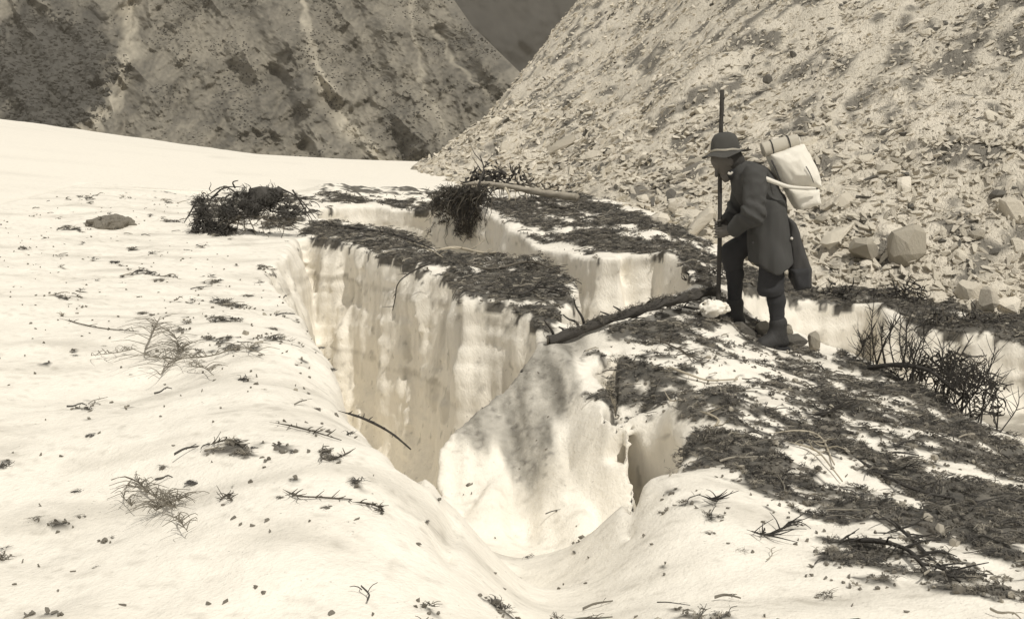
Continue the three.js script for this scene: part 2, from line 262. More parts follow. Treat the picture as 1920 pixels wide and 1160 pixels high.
// ───────────────────────── materials ─────────────────────────
const rgb = (r, g, b) => new THREE.Color().setRGB(r, g, b);
const tv = [tileVal(512, 64, 3), tileVal(512, 128, 5), tileVal(512, 256, 9), tileVal(512, 16, 11), tileVal(512, 8, 19)];
const grainTex = noiseTex(1024, (u, v) => { const n = 0.4 * tv[0](u, v) + 0.3 * tv[1](u, v) + 0.3 * tv[2](u, v); const sp = tv[1](u, v * 2) * 0.6 + tv[2](u, v) * 0.4; return 0.95 + 0.12 * (n - 0.5) - 0.45 * sstep(0.84, 0.95, sp) * (0.4 + tv[3](u, v)); });
const bumpTex = noiseTex(1024, (u, v) => 0.25 * tv[4](u, v) + 0.3 * tv[3](u, v) + 0.2 * tv[0](u, v) + 0.15 * tv[1](u, v) + 0.1 * tv[2](u, v));
const rep = (t, x, y) => { const c = t.clone(); c.repeat.set(x, y); c.needsUpdate = true; return c; };
const snowMat = new THREE.MeshStandardMaterial({ vertexColors: true, roughness: 0.85, map: rep(grainTex, 0.4, 0.4), bumpMap: rep(bumpTex, 0.8, 0.8), bumpScale: 0.011 });
const std = (c, o = {}) => new THREE.MeshStandardMaterial({ color: c, roughness: 0.95, ...o });
const SNOW = [0.87, 0.825, 0.735], DIRT = [0.13, 0.12, 0.103], MUD = [0.34, 0.31, 0.255];
const lerp3 = (a, b, t) => [mix(a[0], b[0], t), mix(a[1], b[1], t), mix(a[2], b[2], t)];
const clothMat = (c, s = 60) => std(c, { bumpMap: rep(bumpTex, s, s), bumpScale: 0.004, roughness: 1 });
const barkDark = std(rgb(0.055, 0.05, 0.044), { bumpMap: rep(bumpTex, 2, 2), bumpScale: 0.006 });
const barkMid = std(rgb(0.13, 0.115, 0.092), { bumpMap: rep(bumpTex, 2, 2), bumpScale: 0.006 });
const bleached = std(rgb(0.45, 0.40, 0.31), { bumpMap: rep(bumpTex, 2, 2), bumpScale: 0.004 });
const litterMat = std(rgb(0.075, 0.07, 0.063));
const litterMid = std(rgb(0.17, 0.155, 0.13));
const litterPale = std(rgb(0.34, 0.31, 0.255));

// ───────────────────────── snowfield ─────────────────────────
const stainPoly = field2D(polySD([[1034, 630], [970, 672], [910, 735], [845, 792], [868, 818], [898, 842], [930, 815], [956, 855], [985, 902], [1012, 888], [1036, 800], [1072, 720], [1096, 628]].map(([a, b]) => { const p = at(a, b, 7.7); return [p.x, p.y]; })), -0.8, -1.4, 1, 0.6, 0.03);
{
  const g = netMesh(snowSDF, [X0 + 0.02, -1.75, -D1 + 0.02], [X1 - 0.02, 1.75, -D0 - 0.02], 0.033, 1.7);
  setUV(g, (x, y, z) => [x + 0.2 * y, -z + 0.4 * y]);
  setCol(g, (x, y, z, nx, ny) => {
    const d = -z, dep = ground(x, d) - y;
    if (dep < 0.10) { // upper surface, with soil where the litter lies
      const l = litterF(x, d) + 0.05 * ns(x * 30, y * 30, d * 30);
      let c = lerp3(SNOW, MUD, 0.34 * sstep(0.08, 0.5, fbm(x * 1.1 + 3, d * 3.2, 9, 5) + 0.1) + 0.28 * sstep(0.30, 0.55, ns(x * 14, d * 24, 3) + 0.5 * fbm(x * 1.3, d * 2.5, 19, 3)));
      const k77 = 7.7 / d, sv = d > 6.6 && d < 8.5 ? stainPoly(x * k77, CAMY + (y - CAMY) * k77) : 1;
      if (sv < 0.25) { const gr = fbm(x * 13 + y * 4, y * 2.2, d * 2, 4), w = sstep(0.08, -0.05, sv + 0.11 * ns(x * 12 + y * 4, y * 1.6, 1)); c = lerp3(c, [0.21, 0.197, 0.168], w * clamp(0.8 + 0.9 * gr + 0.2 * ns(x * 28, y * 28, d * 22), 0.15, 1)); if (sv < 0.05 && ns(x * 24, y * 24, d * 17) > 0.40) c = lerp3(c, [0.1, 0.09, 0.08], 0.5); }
      const soil = lerp3([0.06, 0.057, 0.051], [0.20, 0.183, 0.153], clamp(0.4 + 1.1 * fbm(x * 9, d * 9, y * 9, 3), 0, 1)); return lerp3(c, soil, sstep(-0.05, 0.04, l));
    }
    // ice walls: melt-out dirt bands and the streaks that run down from them
    let t = 0.02 + 0.16 * sstep(0.1, 0.45, fbm(x * 2.2, y * 1.1, d * 2.2, 5));
    if (x < 0.1 && d > 7.5 && hollows[0](x, d) < 0.35) {
      for (const [yb, thick, run] of [[0.17, 0.025, 0.5], [-0.50, 0.018, 0.22]]) {
        const yy = y - yb - 0.035 * ns(x * 3, 1, d * 3) + 0.02 * (x + 1);
        const st = 0.5 + fbm(x * 7, y * 0.5, d * 7, 3);
        if (yy < thick && yy > -thick * 1.4) t = Math.max(t, 0.75 * clamp(st + 0.35 * ns(x * 25, y * 25, d * 25), 0, 1));
        else if (yy < 0 && yy > -run * (0.4 + st)) t = Math.max(t, 0.5 * sstep(0.35, 0.8, st) * clamp(0.7 + 0.5 * ns(x * 22, y * 3, d * 22), 0, 1));
      }
      const drip = 0.5 + fbm(x * 6 + 2, y * 0.35, d * 6, 3); if (dep < 0.45 + 0.5 * ns(x * 4, 2, d * 4)) t = Math.max(t, 0.34 * sstep(0.45, 0.85, drip));
    }
    if (x > 2.4 && d > 7.6) t = Math.max(t, 0.8 * sstep(0.02, 0.25, fbm(x * 2.4, y * 3.5, d * 2.4, 4) + 0.12 * (x - 2.9)));
    let c = lerp3(SNOW, MUD, t);
    if (ns(x * 17, y * 9, d * 17) > 0.5) c = lerp3(c, DIRT, 0.35);
    return c;
  });
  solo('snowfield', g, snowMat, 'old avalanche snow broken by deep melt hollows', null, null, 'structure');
}
{ // the snow beyond, one sheet sunk out of sight under the broken snow
  const xs = [], ds = []; for (let x = -70; x < 60;) { xs.push(x); x += (x > X0 - 1 && x < X1 + 1) ? 0.4 : 1.2; } for (let d = -8; d < 95;) { ds.push(d); d += d < 20 ? 0.4 : 0.7; }
  const pos = [], ind = [], uv = [], col = [];
  for (const d of ds) for (const x of xs) {
    const inside = Math.min(x - X0, X1 - x, d - D0, D1 - d) > 0.45;
    const y = baseSnow(x, d) - 0.006 + (inside ? -2.6 : 0.05 * fbm(x * 0.35, d * 0.35, 6, 3) * sstep(0, 3, Math.max(X0 - x, x - X1, d - D1, D0 - d)));
    pos.push(x, y, -d); uv.push(x, d); col.push(...lerp3(SNOW, MUD, 0.30 * sstep(0.1, 0.5, fbm(x * 0.5, d * 1.4, 9, 3))));
  }
  for (let j = 0; j < ds.length - 1; j++) for (let i = 0; i < xs.length - 1; i++) { const a = j * xs.length + i, b = a + 1, c = a + xs.length, e = c + 1; ind.push(a, b, c, b, e, c); }
  const g = new THREE.BufferGeometry(); g.setAttribute('position', new THREE.Float32BufferAttribute(pos, 3)); g.setAttribute('uv', new THREE.Float32BufferAttribute(uv, 2)); g.setAttribute('color', new THREE.Float32BufferAttribute(col, 3)); g.setIndex(ind); g.computeVertexNormals();
  solo('snow_slope', g, snowMat, 'smooth bright snow slope rising to a low crest', null, null, 'structure');
}

// ───────────────────────── scree slope ─────────────────────────
const scrPts = [[780, 330, 22], [870, 348, 19], [1000, 374, 15.6], [1100, 400, 13.8], [1250, 452, 12.2], [1350, 495, 11.6], [1500, 527, 11.4], [1650, 545, 11.2], [1860, 572, 10.9], [2100, 600, 10.6],
  [1400, 300, 14.2], [1400, 48, 18.5], [1400, -150, 23], [1700, 300, 13], [1700, 48, 16], [1700, -150, 19], [1920, 300, 12.3], [1920, 48, 14.6], [2200, 300, 11.6], [2200, 0, 13.6], [1200, 300, 16], [1200, 150, 21], [1200, 48, 25], [1060, 48, 30], [1000, 112, 29], [930, 200, 28], [850, 270, 25.5], [1060, 300, 18], [960, 300, 21], [1130, -60, 33], [1550, 420, 12.3], [1250, 400, 13.3], [1100, 200, 21.5], [1300, -100, 26]]
  .map(([a, b, d]) => { const p = at(a, b, d); return [p.x, d, p.y]; });
for (const [px, d, y] of [[1010, 37, 2.3], [890, 33, 1.0], [810, 30, 0.5], [1100, 44, 4.0], [740, 22, 0.6], [800, 16, 0.35], [950, 13, 0.3], [1100, 11.6, 0.1], [1300, 10.2, -0.4], [1500, 9.8, -0.7], [1800, 9.4, -0.9], [2100, 9, -1]]) scrPts.push([(px - CX) / FPX * d, d, y]);
const scrRaw = tps(scrPts, 1e-3);
const scrBase = field2D((x, d) => scrRaw(x, d), -5, 8.5, 16, 45, 0.15);
const scree = (x, d) => scrBase(x, d) + 0.22 * fbm(x * 0.55 + d * 0.2, d * 0.45, 4, 3) * sstep(0.05, 1.2, scrBase(x, d) - ground0(x, d) + 0.1) + 0.10 * fbm(x * 2.2, d * 1.6, 7, 3) + ledge(x, d);
function ledge(x, d) { const q = (x * 0.35 + d * 0.6) * 0.75 + 0.9 * fbm(x * 0.5, d * 0.4, 12, 3), f = q - Math.floor(q), m = sstep(0.0, 0.3, fbm(x * 0.45 + 7, d * 0.35, 13, 3)); return 0.22 * m * (f < 0.85 ? f / 0.85 : (1 - f) / 0.15); }
const screeMat = new THREE.MeshStandardMaterial({ vertexColors: true, roughness: 1, map: rep(grainTex, 0.3, 0.3), bumpMap: rep(bumpTex, 0.6, 0.6), bumpScale: 0.06 });
function screeTone(x, d) { const n = 0.5 + fbm(x * 0.9 + d * 0.5, d * 0.7 - x * 0.4, 3, 4); const dark = Math.max(sstep(0.60, 0.69, 0.5 + fbm(x * 2.3 + 4, d * 1.7, 6, 5)), sstep(0.64, 0.70, 0.5 + fbm(x * 1.0 + d * 0.5, d * 2.4 - x, 16, 5))); return lerp3(lerp3([0.74, 0.68, 0.575], [0.54, 0.495, 0.41], n), [0.15, 0.138, 0.117], dark * 0.9); }  // dark patches paint in the shade of crevices and under ledges
{
  const x0 = -5, x1 = 13, d0 = 9.2, d1 = 44.5, h = 0.06, nx = Math.round((x1 - x0) / h), dl = [], pos = [], uv = [], col = [], ind = []; for (let d = d0; d < d1; d *= 1.0052) dl.push(d); const nd = dl.length - 1;
  for (let j = 0; j <= nd; j++) for (let i = 0; i <= nx; i++) {
    const x = x0 + i * h, d = dl[j], y = scree(x, d) + 0.12 * fbm(x * 3.2, d * 2.6, 3, 4) + 0.03 * ns(x * 8, d * 7, 1);
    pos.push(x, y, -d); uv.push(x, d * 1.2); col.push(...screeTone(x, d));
  }
  for (let j = 0; j < nd; j++) for (let i = 0; i < nx; i++) {
    const a = j * (nx + 1) + i, b = a + 1, c = a + nx + 1, e = c + 1, x = pos[3 * a], d = -pos[3 * a + 2];
    if (pos[3 * a + 1] < ground0(x, d) - 0.6 && pos[3 * e + 1] < ground0(x, d) - 0.6) continue;
    ind.push(a, b, c, b, e, c);
  }
  const g = new THREE.BufferGeometry(); g.setAttribute('position', new THREE.Float32BufferAttribute(pos, 3)); g.setAttribute('uv', new THREE.Float32BufferAttribute(uv, 2)); g.setAttribute('color', new THREE.Float32BufferAttribute(col, 3)); g.setIndex(ind); g.computeVertexNormals();
  solo('scree_slope', g, screeMat, 'steep pale slope of loose scree beside the snow', null, null, 'structure');
}

// ───────────────────────── mountains ─────────────────────────
const gullies = [[[560, -60], [575, 60], [600, 150], [640, 220], [690, 280], [760, 330]], [[770, -80], [775, 60], [790, 150], [815, 210], [840, 250]], [[810, 40], [850, 120], [900, 160], [940, 190]], [[255, -100], [240, 100], [225, 160], [190, 220], [150, 260]], [[420, 230], [395, 300]]];
const ribs = [[[520, -60], [560, 90], [600, 200], [650, 300]], [[700, -60], [740, 100], [790, 200], [830, 260]], [[850, 40], [890, 110], [960, 170]], [[300, 180], [420, 100], [560, 80]]];
const mtnMat = new THREE.MeshStandardMaterial({ vertexColors: true, roughness: 1 });
function mountain(name, label, U, W, where, tone) {
  const pos = [], col = [], ind = [];
  for (let j = 0; j <= W; j++) for (let i = 0; i <= U; i++) { const [px, py, d, k] = where(i / U, j / W), p = at(px, py, d); pos.push(p.x, p.y, p.z); col.push(...tone(px, py, k)); }
  for (let j = 0; j < W; j++) for (let i = 0; i < U; i++) { const a = j * (U + 1) + i, b = a + 1, c = a + U + 1, e = c + 1; ind.push(a, b, c, b, e, c); }
  const g = new THREE.BufferGeometry(); g.setAttribute('position', new THREE.Float32BufferAttribute(pos, 3)); g.setAttribute('color', new THREE.Float32BufferAttribute(col, 3)); g.setIndex(ind); g.computeVertexNormals();
  return solo(name, g, mtnMat, label, null, null, 'structure');
}
const edgeX = py => py < 48 ? 885 + (py - 48) * 0.7 : py < 145 ? 885 + (py - 48) * 1.03 : 985 + (py - 145) * 0.9;
function hillDepth(px, py) {
  let d = 225 + (345 - py) * 0.42;
  const s = px * 0.72 - py * 0.69, t = px * 0.69 + py * 0.72; // beds dip obliquely across the face
  const wx = px + 30 * fbm(px * 0.01, py * 0.01, 51, 3), wy = py + 30 * fbm(px * 0.01, py * 0.01, 52, 3), ac = wx * 0.9 - wy * 0.45, al = wx * 0.45 + wy * 0.9;
  d += 24 * fbm(px * 0.0055, py * 0.0055, 2, 3) + 32 * Math.abs(ns(ac * 0.011, al * 0.003, 5)) + 10 * Math.abs(ns(ac * 0.024, al * 0.008, 6)) + 17 * (0.4 - Math.abs(fbm(wx * 0.016, wy * 0.013, 7, 5))) + 6 * fbm((wx * 0.72 - wy * 0.69) * 0.013, (wx * 0.69 + wy * 0.72) * 0.035, 6, 5) + 2.4 * fbm(px * 0.1, py * 0.1, 8, 3);
  for (const l of gullies) { const q = segDist(px + 24 * fbm(px * 0.02, py * 0.02, 1, 3), py, l); d += 6 * Math.exp(-q * q / 420); }
  for (const l of ribs) { const q = segDist(px + 24 * fbm(px * 0.02, py * 0.02, 4, 3), py, l); d -= 9 * Math.exp(-q * q / 1500); }
  return d;
}
mountain('mountain_side', 'grey rocky mountainside seamed with gullies behind the snow', 760, 330, (u, v) => {
  const py = mix(345, -170, v), px = mix(-260, edgeX(py), u); const w = sstep(0.975, 1, u);
  return [px, py, hillDepth(px, py) + 60 * w * w, 0];
}, (px, py) => {
  const wx = px + 40 * fbm(px * 0.012, py * 0.012, 21, 3), wy = py + 40 * fbm(px * 0.012, py * 0.012, 22, 3);
  const s = wx * 0.78 - wy * 0.62, t = wx * 0.62 + wy * 0.78;
  const n = fbm(s * 0.016, t * 0.042, 3, 5), m = fbm(px * 0.007, py * 0.009, 8, 5), f = fbm(s * 0.07, t * 0.18, 3, 3), q0 = fbm(px * 0.16, py * 0.16, 9, 2);
  let c = lerp3([0.25, 0.227, 0.183], [0.07, 0.066, 0.056], clamp(0.44 + 0.7 * n + 0.9 * m + 0.6 * f + 0.5 * q0, 0, 1));
  const bush = sstep(50, -30, Math.hypot((px - 90) / 1.15, (py - 130) / 1.05) - 105 + 110 * fbm(px * 0.025, py * 0.025, 4, 4)); c = lerp3(c, [0.055, 0.053, 0.048], bush * 0.92);
  // pale rock debris lying in the gully beds (lighter than the rock around it)
  for (const [l, wd, k] of [[gullies[0], 13, 0.8], [gullies[3], 26, 0.75], [gullies[1], 7, 0.5], [gullies[2], 6, 0.5], [[[600, 160], [660, 250], [770, 320]], 30, 0.35]]) { const q = segDist(px + 26 * fbm(px * 0.03, py * 0.03, 1, 3), py + 16 * ns(px * 0.04, py * 0.04, 2), l); c = lerp3(c, [0.50, 0.455, 0.365], k * sstep(wd * (1 + 0.9 * ns(px * 0.03, py * 0.03, 6)), wd * 0.15, q) * clamp(0.75 + 0.9 * f + 0.8 * fbm(px * 0.07, py * 0.07, 3, 3), 0, 1)); }
  return c;
});
mountain('far_mountain', 'dark wooded mountainside above the gap, shade painted into its colour', 160, 120, (u, v) => { const px = mix(560, 1400, u), py = mix(300, -320, v); return [px, py, 480 + (300 - py) * 0.5 + 40 * fbm(px * 0.012, py * 0.012, 3, 4), 0]; }, (px, py) => lerp3([0.018, 0.018, 0.0175], [0.04, 0.038, 0.035], clamp(0.5 + fbm(px * 0.05, py * 0.05, 3, 3), 0, 1)));  // slope lies in shade; that shade is put into its near-black colour

// ───────────────────────── litter on the snow ─────────────────────────
function tube(points, r0, r1, seg = 8, rad = 5, knobs = 0, tip = 0) { // tapered tube through points, closed at both ends
  const c = new THREE.CatmullRomCurve3(points), fr = c.computeFrenetFrames(seg), pos = [], ind = [], uv = [];
  const L = c.getLength();
  for (let i = 0; i <= seg; i++) {
    const t = i / seg, p = c.getPointAt(t), r = mix(r0, r1, t) * (tip ? 0.15 + 0.85 * sstep(0, tip, t) : 1);
    for (let k = 0; k <= rad; k++) { const a = k / rad * 2 * Math.PI, q = r * (1 + knobs * ns(p.x * 9 + Math.cos(a), p.y * 9 + Math.sin(a), p.z * 9)); const v = p.clone().addScaledVector(fr.normals[i], Math.cos(a) * q).addScaledVector(fr.binormals[i], Math.sin(a) * q); pos.push(v.x, v.y, v.z); uv.push(k / rad * 0.3, t * L); }
  }
  for (let i = 0; i < seg; i++) for (let k = 0; k < rad; k++) { const a = i * (rad + 1) + k, b = a + 1, e = a + rad + 1, f = e + 1; ind.push(a, b, e, b, f, e); }
  for (const i of [0, seg]) { const p = c.getPointAt(i / seg), m = pos.length / 3; pos.push(p.x, p.y, p.z); uv.push(0, 0); for (let k = 0; k < rad; k++) { const a = i * (rad + 1) + k; if (i) ind.push(a, a + 1, m); else ind.push(a + 1, a, m); } }
  const g = new THREE.BufferGeometry(); g.setAttribute('position', new THREE.Float32BufferAttribute(pos, 3)); g.setAttribute('uv', new THREE.Float32BufferAttribute(uv, 2)); g.setIndex(ind); g.computeVertexNormals(); return g;
}
function chunk(n, sx, sy, sz) { const p = []; for (let i = 0; i < n; i++) { const v = V(rr(-1, 1), rr(-1, 1), rr(-1, 1)).normalize().multiplyScalar(rr(0.8, 1)); p.push(V(v.x * sx, v.y * sy, v.z * sz)); } return new ConvexGeometry(p); }
function twiglet(n, len, r, lift) { // a little heap of needles and bark
  const gs = [];
  for (let i = 0; i < n; i++) {
    const a = rr(0, 6.283), l = len * rr(0.35, 1), o = V(rr(-1, 1) * len * 0.35, rr(0, lift * 0.5), rr(-1, 1) * len * 0.35), dx = Math.cos(a) * l, dz = Math.sin(a) * l, b = rr(-0.3, 0.3) * l;
    gs.push(tube([o, o.clone().add(V(dx * 0.5 - dz * 0.2, rr(0, lift), dz * 0.5 + dx * 0.2)), o.clone().add(V(dx + b, rr(-0.1, 0.6) * lift, dz))], r * rr(0.6, 1.2), r * 0.3, 2, 3));
  }
  return mergeGeometries(gs);
}
const heapVariants = [0, 1, 2, 3].map(() => twiglet(13, 0.05, 0.0021, 0.018));
const crumbVariants = [0, 1, 2].map(() => chunk(9, 0.013, 0.009, 0.010));
const stickVariants = [0, 1, 2, 3].map(() => { const l = rr(0.08, 0.16), b = rr(-0.03, 0.03), c = rr(-0.03, 0.03); return mergeGeometries([tube([V(-l, 0, 0), V(-l * 0.3, rr(0, 0.012), b), V(l * 0.4, rr(0, 0.015), c), V(l, 0.004, b * 0.5)], 0.0045, 0.002, 7, 4, 0.3), tube([V(-l * 0.2, 0.006, b * 0.9), V(0.02, 0.014, b + 0.02), V(0.05, 0.016, b + 0.05)], 0.002, 0.001, 3, 3), tube([V(l * 0.3, 0.006, c * 0.8), V(l * 0.5, 0.014, c - 0.02), V(l * 0.7, 0.012, c - 0.045)], 0.002, 0.001, 3, 3)]); });
const onTop = (x, d) => { const m = Math.min(hollows[0](x, d), hollows[1](x, d), hollows[2](x, d), hollows[3](x, d)); return m; };
function scatter(name, label, geos, mat, tries, accept, place, category) { // one uncountable mass
  const per = geos.map(() => []);
  for (let i = 0; i < tries; i++) { const m = accept(); if (m) per[Math.floor(rnd() * geos.length)].push(m); }
  const g = new THREE.Group(); g.name = numbered(name); scene.add(g); tag(g, label, category, null, 'stuff');
  geos.forEach((geo, k) => { if (!per[k].length) return; const im = shade(new THREE.InstancedMesh(geo, mat, per[k].length)); im.name = place; im.userData.kind = 'stuff'; per[k].forEach((m, i) => im.setMatrixAt(i, m)); g.add(im); });
  return g;
}
const mtx = (p, s, turn, tx = 0, tz = 0) => new THREE.Matrix4().compose(p, new THREE.Quaternion().setFromEuler(new THREE.Euler(tx, turn, tz)), typeof s === 'number' ? V(s, s, s) : s);
function groundSpot() { const d = 2.6 + Math.pow(rnd(), 0.8) * 13.5, x = (rnd() - 0.5) * 0.92 * d * 1.02; return x > X0 + 0.3 && x < X1 - 0.3 ? [x, d] : null; }
for (const [k, m, tries] of [[0, litterMat, 70000], [1, litterMid, 60000], [2, litterPale, 16000]])
  scatter('forest_litter', ['dark mat of needles and bark strewn over the snow', 'brown mat of needles and bark strewn over the snow', 'pale dry stems strewn among the litter on the snow'][k], heapVariants, m, tries, () => {
    const s = groundSpot(); if (!s) return; const [x, d] = s; const l = litterF(x, d); if (l < -0.06 + 0.2 * rnd()) return; if (rnd() > 0.55 * d / 7) return; const e = onTop(x, d); if (e < -0.05) return;
    return mtx(V(x, ground(x, d) + (e < 0.03 ? -0.02 : 0.003), -d), V(rr(0.4, 1.2), rr(0.3, 1.1), rr(0.4, 1.2)), rr(0, 6.28), rr(-0.25, 0.25), rr(-0.25, 0.25));
  }, 'needles', 'forest litter');
for (const [k, m, tries] of [[0, litterMat, 14000], [1, litterMid, 14000], [2, litterPale, 7000]])
  scatter('litter_sticks', ['thin dark sticks mixed through the litter', 'thin brown sticks mixed through the litter', 'thin pale sticks mixed through the litter'][k], stickVariants, m, tries, () => {
    const s = groundSpot(); if (!s) return; const [x, d] = s; const l = litterF(x, d); if (l < -0.10 + 0.2 * rnd() && rnd() > 0.006) return; if (rnd() > 0.25 * d / 7) return; const e = onTop(x, d); if (e < -0.03) return;
    return mtx(V(x, ground(x, d) + 0.012, -d), V(rr(0.25, 0.8), rr(0.5, 1.5), rr(0.25, 0.8)), 0.5 + rr(-1.5, 1.5), rr(-0.2, 0.2), rr(-0.15, 0.2));
  }, 'sticks', 'forest litter');
for (const [k, m] of [[0, litterMid], [1, litterPale]])
  scatter('litter_stones', ['small brown stones sunk in the litter', 'small grey stones sunk in the litter'][k], [0, 1, 2].map(() => chunk(12, 0.035, 0.024, 0.028)), m, 26000, () => {
    const s = groundSpot(); if (!s) return; const [x, d] = s; if (x < -2.2 || litterF(x, d) < -0.08 || rnd() > 0.09 || onTop(x, d) < 0.03) return; const z = 0.3 + 0.9 * Math.pow(rnd(), 4);
    return mtx(V(x, ground(x, d) + 0.006, -d), V(z * rr(0.8, 1.3), z, z), rr(0, 6.28), rr(-0.4, 0.4), rr(-0.4, 0.4));
  }, 'stones', 'litter stones');
scatter('bark_crumbs', 'small dark crumbs of bark and soil on the snow', crumbVariants, litterMid, 170000, () => {
  const s = groundSpot(); if (!s) return; const [x, d] = s; const l = litterF(x, d), c = coverAt(x, d); const p = l > -0.06 ? 0.34 : l > -0.30 ? 0.10 * c : 0.006; if (rnd() > p) return; const e = onTop(x, d); if (e < 0) return;
  return mtx(V(x, ground(x, d) + 0.004, -d), V(rr(0.4, 1.6), rr(0.4, 1.5), rr(0.4, 1.3)), rr(0, 6.28), rr(-0.5, 0.5), rr(-0.5, 0.5));
}, 'crumbs', 'bark crumbs');

// ───────────────────────── stones on the scree ─────────────────────────
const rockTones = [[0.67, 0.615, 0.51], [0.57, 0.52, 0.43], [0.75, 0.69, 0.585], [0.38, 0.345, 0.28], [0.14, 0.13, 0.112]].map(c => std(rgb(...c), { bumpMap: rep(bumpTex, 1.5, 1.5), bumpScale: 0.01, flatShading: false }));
function boxUV(g) { return setUV(g, (x, y, z) => [x + 0.4 * y, z + 0.5 * y]); }
const rockGeos = [0, 1, 2, 3, 4, 5, 6, 7, 8, 9].map(i => boxUV(chunk(20 + i % 5, 0.5, [0.3, 0.36, 0.2, 0.42, 0.26][i % 5], 0.38)));
const screeVis = (x, d) => scree(x, d) > ground0(x, d) - 0.02;
function screeSpot() { const px = rr(740, 2000), d = 10.6 + Math.pow(rnd(), 1.25) * 24, x = (px - CX) / FPX * d; if (!screeVis(x, d)) return null; return [x, d]; }
const dx_ = (f, x, d) => (f(x + 0.1, d) - f(x - 0.1, d)) / 0.2, dd_ = (f, x, d) => (f(x, d + 0.1) - f(x, d - 0.1)) / 0.2;
function lieOn(x, d, f, turn, rough = 0.35) { const n = V(-dx_(f, x, d), 1, dd_(f, x, d)).normalize(); const q = new THREE.Quaternion().setFromUnitVectors(V(0, 1, 0), n); return q.multiply(new THREE.Quaternion().setFromEuler(new THREE.Euler(rr(-rough, rough), turn, rr(-rough, rough)))); }
{
  const cand = [];
  for (let i = 0; i < 1500; i++) {
    const s = screeSpot(); if (!s) continue; const [x, d] = s, up = scree(x, d) - ground0(x, d);
    const size = up < 1.0 ? 0.08 + 0.22 * Math.pow(rnd(), 3) : up < 3 ? 0.06 + 0.16 * Math.pow(rnd(), 6) : 0.06 + 0.13 * Math.pow(rnd(), 6);
    cand.push([x, d, size, size / d * (up < 1.5 ? 1 : 0.9), up]);
  }
  cand.sort((a, b) => b[3] - a[3]);
  const put = [];
  for (const c of cand) { if (put.length >= 285) break; if (put.some(p => Math.hypot(p[0] - c[0], p[1] - c[1]) < 0.46 * (p[2] + c[2]))) continue; put.push(c); }
  const toneWord = ['pale', 'buff', 'whitish', 'grey', 'blackish'];
  put.forEach(([x, d, s, , up], i) => {
    const tone = rnd() < 0.1 ? 4 : [0, 0, 1, 2, 2, 3][Math.floor(rnd() * 6)], m = shade(new THREE.Mesh(rockGeos[Math.floor(rnd() * 10)], rockTones[tone]));
    m.name = numbered('scree_stone'); m.position.set(x, scree(x, d) + 0.04 * s, -d); m.quaternion.copy(lieOn(x, d, scree, rr(0, 6.28), 0.5)); m.scale.set(s * rr(0.9, 1.5), s * rr(0.7, 1.2), s * rr(0.9, 1.3)); scene.add(m);
    tag(m, (s > 0.24 ? 'big ' : s > 0.16 ? 'middling ' : 'small ') + toneWord[tone] + ' angular stone ' + (up < 0.5 ? 'at the foot of the scree beside dark litter' : up < 1.5 ? 'in the coarse rubble just above the scree foot' : up < 3 ? 'halfway up the finer scree' : 'high on the fine scree'), 'stone', 'loose stones on the scree slope');
  });
  const small = [0, 1, 2, 3].map(i => boxUV(chunk(8, 0.5, [0.22, 0.3, 0.16, 0.26][i], 0.36)));
  for (const [k, tries, lo, hi] of [[0, 22000, 0.015, 0.085], [1, 18000, 0.015, 0.085], [2, 10000, 0.015, 0.07], [3, 11000, 0.015, 0.085], [4, 10000, 0.015, 0.085]])
    scatter('scree_rubble', ['pale rubble covering the scree slope', 'buff rubble covering the scree slope', 'whitish rubble covering the scree slope', 'grey rubble covering the scree slope', 'dark rubble covering the scree slope'][k], small, rockTones[k], tries, () => {
      const s = screeSpot(); if (!s) return; const [x, d] = s; if (k > 2 && fbm(x * 1.1, d * 0.9, 40, 4) < 0.0 + 0.2 * rnd()) return; const sz = mix(lo, hi, Math.pow(rnd(), 2.4)) * (1 + d * 0.03) * (scree(x, d) - ground0(x, d) < 1.3 ? 1.25 : 0.9);
      return new THREE.Matrix4().compose(V(x, scree(x, d) + 0.2 * sz, -d), lieOn(x, d, scree, rr(0, 6.28), 0.5), V(sz * rr(0.9, 1.8), sz, sz * rr(0.8, 1.3)));
    }, 'rubble', 'rubble');
}

{ // scrub on the mountainside
  const blob = [0, 1, 2].map(() => chunk(14, 0.55, 0.5, 0.55));
  for (const [k, col, tries] of [[0, [0.06, 0.057, 0.05], 9000], [1, [0.17, 0.157, 0.13], 6000]])
    scatter('mountain_scrub', ['dark scrub speckling the mountainside', 'greyish scrub speckling the mountainside'][k], blob, std(rgb(...col)), tries, () => {
      const px = rr(-60, 980), py = rr(-40, 330); if (px > edgeX(py) - 4) return; const b = Math.hypot((px - 90) / 1.15, (py - 130) / 1.05) < 110, m = fbm(px * 0.012, py * 0.012, 31 + k, 4); if (!b && m < 0.02 + 0.1 * rnd()) return; if (b && k) return;
      const z = rr(0.3, 0.8) * (b ? 2.2 : 1); return mtx(at(px, py, hillDepth(px, py) - 0.1), V(z * rr(0.8, 1.6), z, z), rr(0, 6.28));
    }, 'scrub', 'scrub');
}

